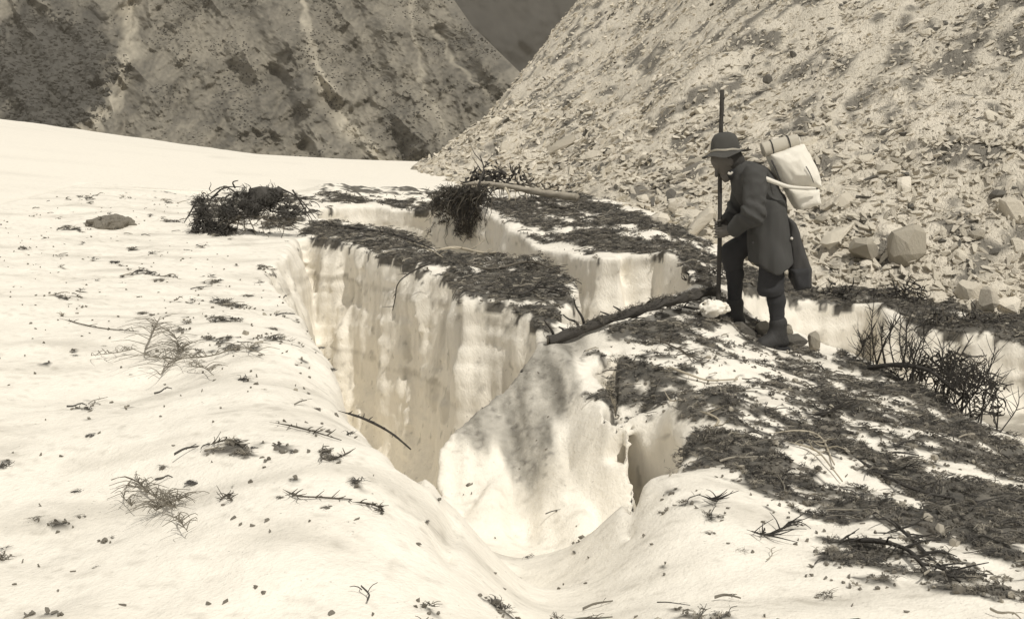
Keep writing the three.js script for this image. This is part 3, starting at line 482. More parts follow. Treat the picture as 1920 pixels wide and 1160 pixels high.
// ───────────────────────── fallen wood ─────────────────────────
const G = (px, py, up = 0) => { const [x, d] = onGround(px, py, ground0); return V(x, ground(x, d) + up, -d); };
function sideTwigs(parent, pts, n, len, r, mat, spread = 1, droop = 0) { // twigs leaving a stem, each a part of its own
  const c = new THREE.CatmullRomCurve3(pts);
  for (let i = 0; i < n; i++) {
    const t = rr(0.08, 0.98), p = c.getPointAt(t), a = c.getTangentAt(t), s = V(-a.z, 0, a.x).multiplyScalar(rnd() < 0.5 ? -1 : 1).add(V(0, rr(-0.1, 0.8) * spread - droop, 0)).addScaledVector(a, rr(0.2, 0.9)).normalize(), l = len * rr(0.4, 1);
    const q = p.clone().addScaledVector(s, l * 0.55).add(V(rr(-1, 1) * l * 0.1, rr(-0.5, 1) * l * 0.12, 0)), e = p.clone().addScaledVector(s, l).add(V(rr(-1, 1) * l * 0.2, rr(-1, 1) * l * 0.2, rr(-1, 1) * l * 0.2));
    part(parent, 'twig', tube([p, q, e], r * rr(0.7, 1.1), r * 0.3, 4, 4), mat);
  }
}
function branch(label, pts, r0, r1, mat, twigs, twigLen, group, name = 'fallen_branch') {
  for (let i = 1; i < pts.length - 1; i++) pts[i].add(V(rr(-0.02, 0.02), 0, rr(-0.05, 0.05))); const base = pts[0].clone(), g = thing(name, base, label, 'branch', group);
  part(g, 'stem', tube(pts, r0, r1, 18, 6, 0.4, 0.3), mat);
  if (twigs) sideTwigs(g, pts, twigs, twigLen, r1 * 0.9 + 0.0015, mat);
  return g;
}
{ // trunk bridging the hollow
  const pts = [at(1028, 638, 8.12), at(1090, 617, 8.2), at(1165, 592, 8.3), at(1255, 565, 8.55), at(1345, 545, 8.95)];
  const g = thing('fallen_tree', pts[0].clone(), 'dark slender fallen tree bridging the snow hollow toward the climber', 'fallen tree');
  part(g, 'trunk', tube(pts, 0.030, 0.038, 120, 16, 0.8), barkDark);
  const end = new THREE.CylinderGeometry(0.03, 0.034, 0.012, 12); end.rotateZ(Math.PI / 2); end.translate(pts[0].x - 0.004, pts[0].y, pts[0].z); part(g, 'cut_end', end, barkMid);
  const tw = (...l) => part(g, 'branch_stub', tube(l.map(a => at(...a)), 0.014, 0.004, 10, 5, 0.3), barkDark);
  tw([1098, 620, 8.3], [1092, 595, 8.25], [1080, 575, 8.25], [1076, 558, 8.22]);
  tw([1085, 622, 8.3], [1082, 605, 8.3], [1066, 598, 8.3], [1056, 590, 8.3]);
  tw([1040, 640, 8.2], [1036, 622, 8.15], [1020, 600, 8.1]);
  tw([1060, 632, 8.25], [1056, 618, 8.22], [1048, 612, 8.2]);
  tw([1112, 612, 8.35], [1118, 598, 8.32], [1130, 590, 8.3]); tw([1160, 598, 8.5], [1164, 584, 8.45], [1150, 574, 8.4]);
  tw([1210, 580, 8.7], [1216, 566, 8.65], [1240, 556, 8.6]); tw([1150, 600, 8.5], [1140, 590, 8.4], [1126, 584, 8.3]);
  sideTwigs(g, pts, 90, 0.10, 0.003, barkDark, 1.6);
  { const c = new THREE.CatmullRomCurve3(pts), hs = []; for (let i = 0; i < 110; i++) { const q = c.getPointAt(rr(0.1, 1)); hs.push(heapVariants[i % 4].clone().applyMatrix4(mtx(q.add(V(rr(-0.02, 0.02), rr(0.0, 0.045), rr(-0.03, 0.04))), rr(0.5, 1.1), rr(0, 6), rr(-1, 1), rr(-1, 1)))); } tag(part(g, 'moss', mergeGeometries(hs), litterMid), null, null, null, 'stuff'); }
}
{ // bleached log on the far lip, with a fringe of roots
  const pts = [at(862, 349, 14.2), at(905, 347, 14.1), at(950, 352, 13.9), at(1010, 364, 13.5), at(1082, 373, 13.0)];
  for (const p of pts) p.y += 0.02;
  const g = thing('bleached_log', pts[0].clone(), 'bleached bare log with hanging rootlets on the far lip', 'log');
  part(g, 'trunk', tube(pts, 0.024, 0.042, 40, 10, 0.4, 0.1), std(rgb(0.36, 0.325, 0.265), { bumpMap: rep(bumpTex, 2, 2), bumpScale: 0.006 }));
  for (let i = 0; i < 26; i++) {
    const t = rr(0.05, 0.55), c = new THREE.CatmullRomCurve3(pts).getPointAt(t), l = rr(0.1, 0.3);
    part(g, 'rootlet', tube([c, c.clone().add(V(rr(0, 0.09), -l * 0.3, 0.07)), c.clone().add(V(rr(-0.02, 0.1), -l * 0.75, 0.10)), c.clone().add(V(rr(-0.12, 0.05), -l, 0.09))], 0.006, 0.002, 6, 4), rnd() < 0.6 ? bleached : barkMid);
  }
  part(g, 'root', tube([at(948, 352, 13.75), at(955, 372, 13.6), at(935, 388, 13.5), at(900, 396, 13.4)], 0.016, 0.005, 12, 5, 0.3), bleached);
}
{ // curtain of torn roots and turf hanging over the back wall
  const base = at(870, 480, 13.6), g = thing('root_curtain', base, 'dark curtain of torn roots and turf hanging down the back wall', 'roots');
  const gs = [], gs2 = [], wallD = px => 14.28 - Math.max(0, px - 812) * 0.0100;
  for (let i = 0; i < 300; i++) {
    const px = 864 + (rnd() + rnd() + rnd() - 1.5) * 46, col = 0.5 + ns(px * 0.06, 2, 2), top = 352 + rr(0, 60) * rnd(), l = rr(12, 100) * clamp(0.1 + 1.4 * (0.5 + ns(px * 0.045, 2.3, 2)) * (px > 845 && px < 905 ? 1 : 0.6), 0.1, 1), d = wallD(px) + rr(-0.09, 0.0), k = [];
    let x = px, y = top; for (let q = 0; q < 6; q++) { k.push(at(x, y, d + rr(-0.05, 0.03))); x += rr(-9, 9); y += l / 5 * rr(0.5, 1.4); }
    (rnd() < 0.55 ? gs : gs2).push(tube(k, rr(0.003, 0.009), 0.0015, 8, 4));
  }
  for (let i = 0; i < 230; i++) { const px = 864 + (rnd() + rnd() + rnd() - 1.5) * 52, t = Math.pow(rnd(), 1.2), py = 352 + t * 125 * clamp(0.15 + 1.5 * (0.5 + ns(px * 0.045, 2.3, 2)) * (px > 845 && px < 905 ? 1 : 0.55), 0.1, 1.05), d = wallD(px) + rr(-0.09, 0.02), h = heapVariants[i % 4].clone().applyMatrix4(mtx(at(px, py, d), rr(1.0, 2.2), rr(0, 6), rr(-1.5, 1.5), rr(-1.5, 1.5))); (rnd() < 0.45 ? gs : gs2).push(h); }
  tag(part(g, 'root_strands', mergeGeometries(gs), barkDark), null, null, null, 'stuff');
  tag(part(g, 'pale_rootlets', mergeGeometries(gs2), barkMid), null, null, null, 'stuff');
  for (const [px, py, s] of [[820, 376, 0.06], [848, 364, 0.08], [864, 396, 0.1], [872, 370, 0.08], [900, 376, 0.07], [830, 425, 0.06]]) { const c = chunk(18, s, s * 1.2, s * 0.6), q = at(px, py, wallD(px)); c.translate(q.x, q.y, q.z - 0.06); part(g, 'turf_clod', boxUV(c), litterMat); }
}
function tangle(g, cx, cy, d, rx, ry, n, r, mat, hang = 0, kind = 'root') { // looping roots in a heap
  for (let i = 0; i < n; i++) {
    const a = rr(0, 6.28), q = Math.sqrt(rnd()), px = cx + Math.cos(a) * rx * q, py = cy + Math.sin(a) * ry * q, z = d + rr(-0.12, 0.12), b = rr(0, 6.28), l = rr(0.3, 0.75) * Math.max(rx, ry);
    const pts = [at(px, py, z)]; let ang = b; let x = px, y = py; for (let k = 0; k < 4; k++) { x += Math.cos(ang) * l * 0.25; y += Math.sin(ang) * l * 0.2 + hang * l * 0.12; ang += rr(-0.9, 0.9); pts.push(at(x, y, z + rr(-0.06, 0.06))); }
    part(g, kind, tube(pts, r * rr(0.6, 1.3), r * 0.35, 8, 4), mat);
  }
}
{ // uprooted root mass on the snow crest
  const d = 12.9, g = thing('uprooted_stump', at(470, 440, d), 'black tangled root plate of an uprooted tree on open snow', 'stump');
  for (const [cx, cy, rx, ry, n, r, m, hg] of [[487, 370, 44, 15, 60, 0.008, 0, 0.1], [545, 385, 44, 20, 44, 0.006, 0, 0.5], [420, 368, 44, 18, 26, 0.006, 0, 0.5], [376, 398, 18, 32, 44, 0.007, 0, 1.4], [425, 402, 22, 16, 34, 0.008, 0, 0.8], [392, 428, 40, 12, 44, 0.007, 0, 0.9], [490, 412, 64, 10, 34, 0.007, 1, 0.4]]) tangle(g, cx, cy, d - (cy > 390 ? 0.15 : 0), rx, ry, n, r, m ? barkMid : barkDark, hg);
  const hs = []; for (let i = 0; i < 170; i++) { const [cx, cy, rx, ry] = [[487, 368, 44, 17], [480, 378, 46, 17], [455, 392, 40, 14], [376, 400, 16, 30], [425, 403, 20, 12], [395, 430, 36, 10], [520, 400, 50, 12]][i % 7], a = rr(0, 6.28), q = Math.sqrt(rnd()); hs.push(heapVariants[i % 4].clone().applyMatrix4(mtx(at(cx + Math.cos(a) * q * rx, cy + Math.sin(a) * q * ry, d - 0.05 + rr(-0.15, 0.15)), rr(1.3, 2.8), rr(0, 6), rr(-1.5, 1.5), rr(-1.5, 1.5)))); }
  tag(part(g, 'root_hair', mergeGeometries(hs), litterMat), null, null, null, 'stuff');
  for (const [px, py, s] of [[490, 368, 0.2], [470, 385, 0.15], [510, 362, 0.15], [428, 402, 0.08], [375, 395, 0.07], [390, 425, 0.08]]) { const c = chunk(20, s, s * 0.7, s * 0.6), q = at(px, py, d); c.translate(q.x, q.y, q.z); part(g, 'soil_clod', boxUV(c), litterMat); }
  for (const l of [[[395, 372], [420, 352], [450, 350]], [[440, 352], [436, 342], [446, 338]], [[520, 350], [560, 372], [592, 410]], [[548, 356], [570, 390], [585, 412]], [[505, 395], [540, 400], [565, 380]], [[366, 380], [352, 405], [344, 418]], [[455, 372], [420, 350], [385, 368]]]) part(g, 'root', tube(l.map(([a, b], i) => at(a, b, d - 0.05 * i)), 0.011, 0.004, 10, 5, 0.3), barkDark);
}
{ // pale roots and thin boughs lying on the rib
  const lines = [
    ['pale bent stick lying on the rib of littered snow', [[815, 478], [850, 474], [905, 482], [930, 486]], 0.018, bleached, 4],
    ['thin pale stick half buried in litter at the rib', [[760, 462], [790, 468], [812, 478], [830, 490]], 0.012, bleached, 4],
    ['long dark bough resting along the rib of snow', [[590, 428], [660, 436], [740, 452], [812, 480]], 0.014, barkDark, 16],
    ['grey crooked bough along the edge of the rib', [[860, 505], [920, 512], [990, 505], [1050, 520]], 0.013, barkMid, 12],
    ['bough with twigs on the tip of the rib', [[935, 552], [975, 560], [1010, 548], [1062, 556]], 0.011, barkDark, 14],
  ];
  for (const [label, l, r, m, n] of lines) branch(label, l.map(([a, b]) => G(a, b, r * 1.2 + 0.02)), r, r * 0.45, m, n, 0.18, 'boughs on the broken rib of snow');
  branch('thin bent root dangling down the ice wall', [at(820, 490, 9.95), at(780, 505, 10.0), at(748, 530, 9.95), at(738, 560, 10.0), at(736, 582, 10.1)], 0.009, 0.003, barkDark, 3, 0.1, null, 'dangling_root');
  branch('straight thin branch jutting from the lip over the pit', [at(634, 770, 6.2), at(680, 786, 6.25), at(725, 810, 6.25), at(760, 828, 6.25), at(770, 842, 6.25)], 0.009, 0.004, barkDark, 9, 0.05, null, 'jutting_branch');
  branch('dark dead bough standing in the litter by the log', [G(900, 372, 0.02), at(898, 345, 14), at(908, 315, 14.2), at(900, 292, 14.3)], 0.02, 0.006, barkDark, 16, 0.3, null, 'dead_bough');
}
{ // litter heap behind the bleached log
  const d = 14.6, g = thing('brush_heap', at(940, 350, d), 'dark heap of torn brush behind the bleached log', 'brush');
  tangle(g, 905, 335, d, 34, 14, 40, 0.016, barkDark, 0); tangle(g, 960, 338, d, 46, 14, 46, 0.014, barkDark, 0); tangle(g, 925, 318, d, 16, 14, 22, 0.012, barkDark, -0.5); tangle(g, 1010, 352, d - 0.3, 40, 10, 26, 0.011, barkMid, 0);
}
{ // sticks on the climber's rib
  const L = [
    ['pale stick bent like an elbow on the littered slope', [[1254, 684], [1262, 698], [1285, 708], [1330, 712], [1384, 716]], 0.009, bleached, 5],
    ['short pale crooked stick above the undercut', [[1312, 782], [1330, 796], [1348, 812], [1338, 826]], 0.009, bleached, 2],
    ['long grey bowed stick arching over the snow', [[1440, 822], [1500, 820], [1535, 832], [1565, 880]], 0.008, bleached, 6],
    ['pale thin stick lying slantwise over needles', [[1470, 838], [1520, 856], [1560, 885], [1580, 900]], 0.007, bleached, 4],
    ['pale twig crossing the litter below the trunk', [[1244, 738], [1262, 756], [1276, 768]], 0.006, bleached, 2],
    ['dark twiggy bough curled on a bare snow patch', [[1496, 786], [1530, 792], [1568, 782], [1590, 768]], 0.009, barkDark, 22],
    ['dark long root snaking to the lower slope', [[1600, 868], [1660, 905], [1720, 930], [1790, 940]], 0.012, barkDark, 14],
    ['thick dark root sinking into the lower snow', [[1550, 1024], [1630, 1030], [1690, 1050], [1745, 1098]], 0.013, barkDark, 14],
    ['straight dark branch from the big dark litter patch', [[1640, 980], [1700, 1010], [1750, 1060], [1800, 1110]], 0.011, barkDark, 18],
    ['thin dark branch lying near the bare shrub', [[1580, 695], [1620, 740], [1650, 765]], 0.008, barkMid, 6],
    ['fine dark branch with many twigs on bare snow', [[1620, 885], [1660, 890], [1700, 886], [1712, 884]], 0.006, barkDark, 12],
    ['branch sprig standing up from the lower snow', [[1690, 890], [1698, 860], [1704, 830]], 0.004, barkMid, 4],
    ['bushy dark bough under the climber\'s feet', [[1260, 590], [1300, 588], [1340, 590], [1380, 600]], 0.012, barkDark, 30],
    ['twiggy branch lying across the upper litter', [[1200, 640], [1240, 650], [1290, 668], [1320, 700]], 0.008, barkMid, 20],
    ['dark sprig on the snow below the litter', [[1320, 945], [1336, 956], [1348, 950]], 0.006, barkDark, 8],
    ['loose dark spray of twigs on lower snow', [[1400, 1000], [1430, 1010], [1470, 1000], [1480, 985]], 0.006, barkDark, 18],
  ];
  for (const [label, l, r, m, n] of L) branch(label, l.map(([a, b]) => G(a, b, r + 0.012)), r, r * 0.5, m, n, 0.14, 'sticks on the littered rib');
}
{ // bare shrub right of the climber
  const g = thing('bare_shrub', G(1700, 720), 'leafless dark shrub bristling from litter at the crack', 'shrub');
  const stem = (px, py, d, tx, ty, r, n) => { const b = at(px, py, d), e = at(tx, ty, d + rr(-0.15, 0.15)), m = b.clone().lerp(e, 0.5).add(V(rr(-0.05, 0.05), rr(0, 0.05), rr(-0.04, 0.04))); const s = part(g, 'stem', tube([b, m, e], r, r * 0.35, 8, 5, 0.2), barkDark); const c = new THREE.CatmullRomCurve3([b, m, e]); for (let i = 0; i < n; i++) { const t = rr(0.25, 0.95), p = c.getPointAt(t), l = rr(0.05, 0.16), u = V(rr(-1, 1), rr(0.1, 1.2), rr(-0.5, 0.5)).normalize(); part(s, 'twig', tube([p, p.clone().addScaledVector(u, l * 0.6).add(V(0, l * 0.1, 0)), p.clone().addScaledVector(u, l).add(V(rr(-0.02, 0.02), l * 0.2, 0))], 0.003, 0.0012, 4, 3), barkDark); } };
  for (const [a, b, c, e] of [[1645, 672, 1640, 560], [1645, 668, 1690, 592], [1662, 676, 1655, 612], [1680, 680, 1672, 600], [1690, 680, 1700, 606], [1700, 676, 1690, 600], [1715, 684, 1730, 585], [1698, 720, 1705, 640], [1690, 726, 1660, 690], [1712, 724, 1745, 610], [1750, 740, 1770, 640], [1760, 745, 1800, 650], [1770, 750, 1826, 628], [1765, 748, 1815, 690], [1780, 756, 1850, 700], [1600, 664, 1612, 630], [1618, 676, 1622, 636], [1800, 762, 1868, 650], [1840, 780, 1866, 700]]) stem(a, b + 14, 8.4 - (a - 1640) * 0.0045, c, e, rr(0.005, 0.010), 16);
  for (let i = 0; i < 26; i++) { const a = rr(1630, 1880); stem(a, 690 + Math.max(0, a - 1660) * 0.5 + rr(0, 20), 8.35 - (a - 1640) * 0.0045, a + rr(-30, 40), 690 + Math.max(0, a - 1660) * 0.42 - rr(30, 95), 0.005, 9); }
  part(g, 'root_crown', tube([[1622, 690], [1690, 684], [1745, 696], [1800, 740]].map(([a, b]) => at(a, b, 8.3 - (a - 1640) * 0.0042)), 0.02, 0.012, 20, 6, 0.4), barkDark);
}

{ // torn brush on the far lip of the crack behind the climber
  for (const [lab, cx, cy, d, rx, ry, n] of [['dark torn brush below the tall pale boulder', 1690, 548, 10.6, 60, 16, 46], ['dark torn brush hanging at the far right of the crack', 1810, 600, 9.9, 70, 18, 60], ['dark torn brush on the crack edge behind the hung jacket', 1560, 545, 10.7, 46, 12, 36], ['dark torn brush above the fallen tree', 1320, 520, 10.0, 36, 20, 40], ['tangled dark brush filling the crack beside the bare shrub', 1770, 690, 8.3, 70, 34, 90], ['tangled dark brush at the lower end of the crack', 1850, 740, 7.8, 40, 40, 60]]) {
    const g = thing('torn_brush', at(cx, cy + ry, d), lab, 'brush', 'torn brush along the crack'); tangle(g, cx, cy, d, rx, ry, n, 0.008, barkDark, 0.4, 'stick'); tangle(g, cx, cy, d - 0.1, rx, ry, Math.round(n / 3), 0.006, barkMid, 0.4, 'stick');
  }
}

// ───────────────────────── clumps on the left snow ─────────────────────────
{
  const clump = [0, 1, 2, 3, 4].map(() => { const gs = [twiglet(70, 0.42, 0.008, 0.16)]; for (let i = 0; i < 16; i++) { const c = chunk(9, rr(0.08, 0.2), rr(0.05, 0.12), rr(0.06, 0.15)); c.translate(rr(-0.25, 0.25), 0.03, rr(-0.2, 0.2)); c.deleteAttribute('uv'); gs.push(c.index ? c.toNonIndexed() : c); } return mergeGeometries(gs.map(q => { const w = q.index ? q.toNonIndexed() : q; w.deleteAttribute('uv'); return w; })); });
  const L = [[467, 551, 44, 'large flat tuft of turf near the pit lip'], [507, 611, 44, 'ragged turf tuft above the pit lip'], [485, 663, 24], [503, 638, 20], [299, 524, 42, 'long turf shred curling down open snow'], [261, 508, 28, 'crossed twigs in a small tuft on snow'], [215, 495, 30], [160, 521, 22], [62, 510, 18], [110, 480, 18], [125, 421, 26, 'small dark tuft at the end of a dirty trail'], [163, 416, 22], [200, 408, 40, 'rounded earthy hump on the far snow'], [221, 452, 12], [163, 445, 12], [127, 571, 20], [225, 530, 14], [261, 557, 18], [196, 644, 20], [74, 615, 14], [388, 697, 10], [453, 711, 22], [272, 586, 38, 'dark hooked tuft above the spread bush'], [287, 606, 20], [428, 567, 26], [175, 818, 36, 'faint earthy tuft on lower open snow'], [150, 918, 36, 'arched mossy tuft on the lower snow'], [152, 968, 38, 'loose mossy smear on the lower snow'], [215, 1002, 34, 'small bristly tuft on the lower snow'], [188, 1062, 34, 'bristly arched tuft low on open snow'], [362, 900, 42, 'domed tuft of dark moss on bare snow'], [130, 893, 12], [345, 941, 12], [308, 874, 34], [478, 838, 30], [440, 912, 26], [528, 930, 30], [612, 950, 32], [577, 797, 22, 'dark stone-like lump near the jutting branch'], [574, 737, 24], [592, 770, 34, 'long shred of turf by the jutting branch'], [490, 735, 24], [636, 955, 18], [800, 972, 20], [602, 650, 24], [622, 690, 30, 'dark shred hanging at the pit lip'], [1242, 965, 22, 'small round moss ball on the lower snow'], [1330, 995, 38, 'egg-shaped moss clump on the lower snow'], [1390, 1028, 42, 'largest moss clump low on the snow'], [1080, 1030, 20, 'small dark tuft in the trough of snow'], [430, 795, 14], [350, 640, 16], [465, 790, 14], [245, 700, 12], [90, 1085, 16], [300, 815, 10], [650, 975, 18], [712, 958, 20], [560, 945, 16]];
  for (const [px, py, s, lab] of L) {
    const [x, d] = onGround(px, py), m = shade(new THREE.Mesh(clump[Math.floor(rnd() * 5)], rnd() < 0.3 ? litterMat : litterMid)); m.name = numbered('turf_tuft');
    const w = s / FPX * d; m.position.set(x, ground(x, d) - 0.004, -d); m.rotation.y = rr(-0.5, 0.5); m.scale.set(w * 0.95, w * 0.4, w * rr(1.4, 2.2)); scene.add(m);
    tag(m, lab || 'tiny dark shred of turf lying on bare snow', 'turf tuft', 'turf tufts scattered on the snow');
  }
  const weathered = std(rgb(0.21, 0.19, 0.155));
  const bush = (label, px, py, list) => { const g = thing('torn_bush', G(px, py), label, 'bush', 'torn bushes lying on the snow'); for (const [l, r, n, len] of list) { const pts = l.map(([a, b]) => G(a, b, 0.03)); const s = part(g, 'stem', tube(pts, r * 0.6, r * 0.25, 14, 5, 0.3, 0.3), weathered); const c = new THREE.CatmullRomCurve3(pts); for (let i = 0; i < n; i++) { const t = rr(0.1, 1), p = c.getPointAt(t), q = p.clone().add(V(rr(-1, 1) * len, rr(-0.02, 0.1) * len + 0.01, rr(-1.2, 1.2) * len)); part(s, 'twig', tube([p, p.clone().lerp(q, 0.5).add(V(rr(-0.02, 0.02), 0.02, 0)), q], 0.0026, 0.0012, 4, 3), weathered); } } return g; };
  bush('wide torn bush with long side branches spread on snow', 305, 670, [[[[300, 600], [280, 640], [275, 672], [330, 676]], 0.012, 46, 0.22], [[[340, 672], [400, 672], [450, 660], [496, 672]], 0.009, 30, 0.13], [[[262, 660], [220, 668], [170, 674]], 0.007, 14, 0.1], [[[330, 650], [340, 660], [310, 690], [300, 702]], 0.010, 40, 0.2], [[[345, 685], [380, 700], [400, 712]], 0.007, 16, 0.1], [[[300, 620], [330, 640], [335, 665]], 0.008, 30, 0.14]]);
  bush('loose spray of brown twigs on the lower snow', 300, 955, [[[[250, 905], [275, 930], [300, 950], [330, 965]], 0.008, 60, 0.13], [[[285, 975], [310, 958], [345, 940]], 0.007, 40, 0.11], [[[240, 915], [232, 940], [246, 962]], 0.004, 12, 0.06], [[[300, 975], [330, 985], [352, 1012]], 0.005, 14, 0.06]]);
  const T = [['fine dark twig trailing down to the pit lip', [[505, 796], [545, 796], [590, 812], [640, 832]]], ['curved thin twig making a loop on the snow', [[606, 838], [604, 862], [625, 872], [652, 855]]], ['long thin twig low on the open snow', [[530, 925], [570, 930], [610, 940], [660, 940]]], ['curved twig ending in a dark knot of bark', [[660, 946], [690, 944], [715, 952], [720, 960]]], ['bristly twig high on the open snow', [[380, 842], [420, 842], [460, 846]]], ['faint straight twig crossing open snow', [[110, 600], [180, 612], [260, 622]]], ['small forked twig lying on open snow', [[410, 945], [424, 938], [436, 944]]]];
  for (const [lab, l] of T) branch(lab, l.map(([a, b]) => G(a, b, 0.008)), 0.005, 0.002, barkMid, 14, 0.06, 'thin twigs on the open snow', 'fallen_twig');
}

{ // clean snow lump and an earthy hump
  const lump = (name, label, cat, px, py, d, sx, sy, sz, col) => { const f = q => ell(q, V(0, 0, 0), [sx, sy, sz]) + 0.9 * sy * fbm(q[0] * 1.6 / sx + px, q[1] * 1.3 / sy, q[2] * 1.6 / sz, 4); const g = boxUV(netMesh((x, y, z) => f([x, y, z]), [-sx * 1.4, -sy * 1.4, -sz * 1.4], [sx * 1.4, sy * 1.4, sz * 1.4], sx / 14, 3)), m = solo(name, g, col, label, cat); m.position.copy(at(px, py, d)); return m; };
  lump('snow_lump', 'lump of clean white snow in front of the climber\'s forward boot', 'snow lump', 1340, 578, 8.66, 0.095, 0.06, 0.06, std(rgb(...SNOW)));
  lump('earth_hump', 'low earthy hump on the far open snow', 'earth hump', 208, 420, 13.2, 0.24, 0.10, 0.22, std(rgb(0.24, 0.218, 0.18), { bumpMap: rep(bumpTex, 3, 3), bumpScale: 0.03 }));
}

// ───────────────────────── boulders with a look of their own ─────────────────────────
function boulder(label, px, py, d, sx, sy, sz, tone, turn = 0, n = 22, tilt = 0, name = 'boulder') {
  const g = boxUV(chunk(n + 14, 0.5, 0.5, 0.5)), m = solo(name, g, tone, label, name === 'boulder' ? 'boulder' : 'stone', null), p = at(px, py, d);
  m.position.copy(p); m.scale.set(sx, sy, sz); m.rotation.set(0.1, turn, tilt); return m;
}
boulder('tall smooth pale boulder with a flat face by the crack', 1700, 462, 11.5, 0.46, 0.52, 0.34, rockTones[3], 0.3, 34);
boulder('broad pale block leaning among rubble left of the tall boulder', 1620, 468, 11.6, 0.40, 0.26, 0.34, rockTones[3], 0.8, 20, -0.5);
boulder('long tilted slab resting on rubble behind the climber', 1570, 440, 11.8, 0.50, 0.13, 0.28, rockTones[0], 0.4, 18, 0.6);
boulder('round pale stone at the scree foot right of the tall boulder', 1820, 545, 10.9, 0.34, 0.26, 0.3, rockTones[1], 0.2, 28);
boulder('pale wedge of stone at the very edge of scree', 1855, 560, 10.6, 0.2, 0.28, 0.2, rockTones[1], 0.9, 16);
boulder('pale rounded stone perched above the snow wall', 1240, 410, 12.6, 0.30, 0.17, 0.24, rockTones[2], 0.2, 22);
boulder('big leaning slab beside the climber\'s staff', 1310, 420, 12.2, 0.55, 0.16, 0.3, rockTones[1], 0.2, 18, 0.7);
boulder('pale stone standing above the dark turf', 1262, 385, 13.0, 0.12, 0.2, 0.14, rockTones[2], 0.2, 14);
boulder('dark upright stone standing in for a shaded hollow in the upper scree', 1490, 108, 16.8, 0.14, 0.28, 0.16, rockTones[4], 0.3, 14, 0.4);  // blackish stone put where a scree hollow lies in shade
boulder('dark round stone standing in for a shaded hollow above the climber', 1440, 148, 16.2, 0.16, 0.15, 0.15, rockTones[4], 0.3, 20);  // another dark stone in place of the shade in a hollow
boulder('dark block bedded below a pale ledge in scree', 1560, 92, 16.6, 0.34, 0.15, 0.2, rockTones[4], 0.5, 16, 0.4);
boulder('dark stone on the scree left of the staff', 1290, 186, 17.5, 0.14, 0.1, 0.12, rockTones[4], 0.3, 14);
boulder('dark flat slab on the left part of the scree', 1055, 270, 19, 0.7, 0.18, 0.3, rockTones[3], 0.5, 16, 0.4);
boulder('dark rubble block below the flat slab', 1000, 232, 24, 0.7, 0.25, 0.3, rockTones[4], 0.5, 16, 0.5);
for (const [lab, px, py, d, sx, sy, sz, t, tl] of [['pointed grey stone upright behind the climber\'s rear boot', 1527, 640, 8.75, 0.12, 0.19, 0.12, 3, 0], ['dark flat stone beside the climber\'s rear boot', 1488, 640, 8.7, 0.24, 0.13, 0.16, 4, 0], ['grey angular stone between the climber\'s boots', 1432, 615, 8.85, 0.15, 0.12, 0.12, 3, 0.4], ['dark sloping stone in front of the rear boot', 1398, 622, 8.75, 0.26, 0.12, 0.16, 4, -0.6], ['grey stone half buried under the front boot', 1385, 655, 8.45, 0.14, 0.13, 0.12, 3, 0], ['small pale stone below the rear boot', 1475, 622, 8.8, 0.12, 0.14, 0.1, 3, 0.2], ['grey stone sunk in the litter below the boots', 1425, 675, 8.3, 0.22, 0.11, 0.14, 3, 0.3]]) boulder(lab, px, py, d, sx, sy, sz, rockTones[t], 0.3, 16, tl, 'stone');

// ───────────────────────── the climber ─────────────────────────
const sminF = (a, b, k) => { const h = Math.max(k - Math.abs(a - b), 0) / k; return Math.min(a, b) - h * h * k * 0.25; };
function cone(p, a, b, ra, rb) { const abx = b.x - a.x, aby = b.y - a.y, abz = b.z - a.z, px = p[0] - a.x, py = p[1] - a.y, pz = p[2] - a.z, t = clamp((px * abx + py * aby + pz * abz) / (abx * abx + aby * aby + abz * abz + 1e-9), 0, 1); return Math.hypot(px - abx * t, py - aby * t, pz - abz * t) - mix(ra, rb, t); }
function ell(p, c, r) { const x = (p[0] - c.x) / r[0], y = (p[1] - c.y) / r[1], z = (p[2] - c.z) / r[2], k = Math.hypot(x, y, z); return (k - 1) * Math.min(r[0], r[1], r[2]); }
function meshOf(f, pts, pad, h) { const b = new THREE.Box3().setFromPoints(pts).expandByScalar(pad); return boxUV(netMesh((x, y, z) => f([x, y, z]), b.min.toArray(), b.max.toArray(), h, 2.2)); }
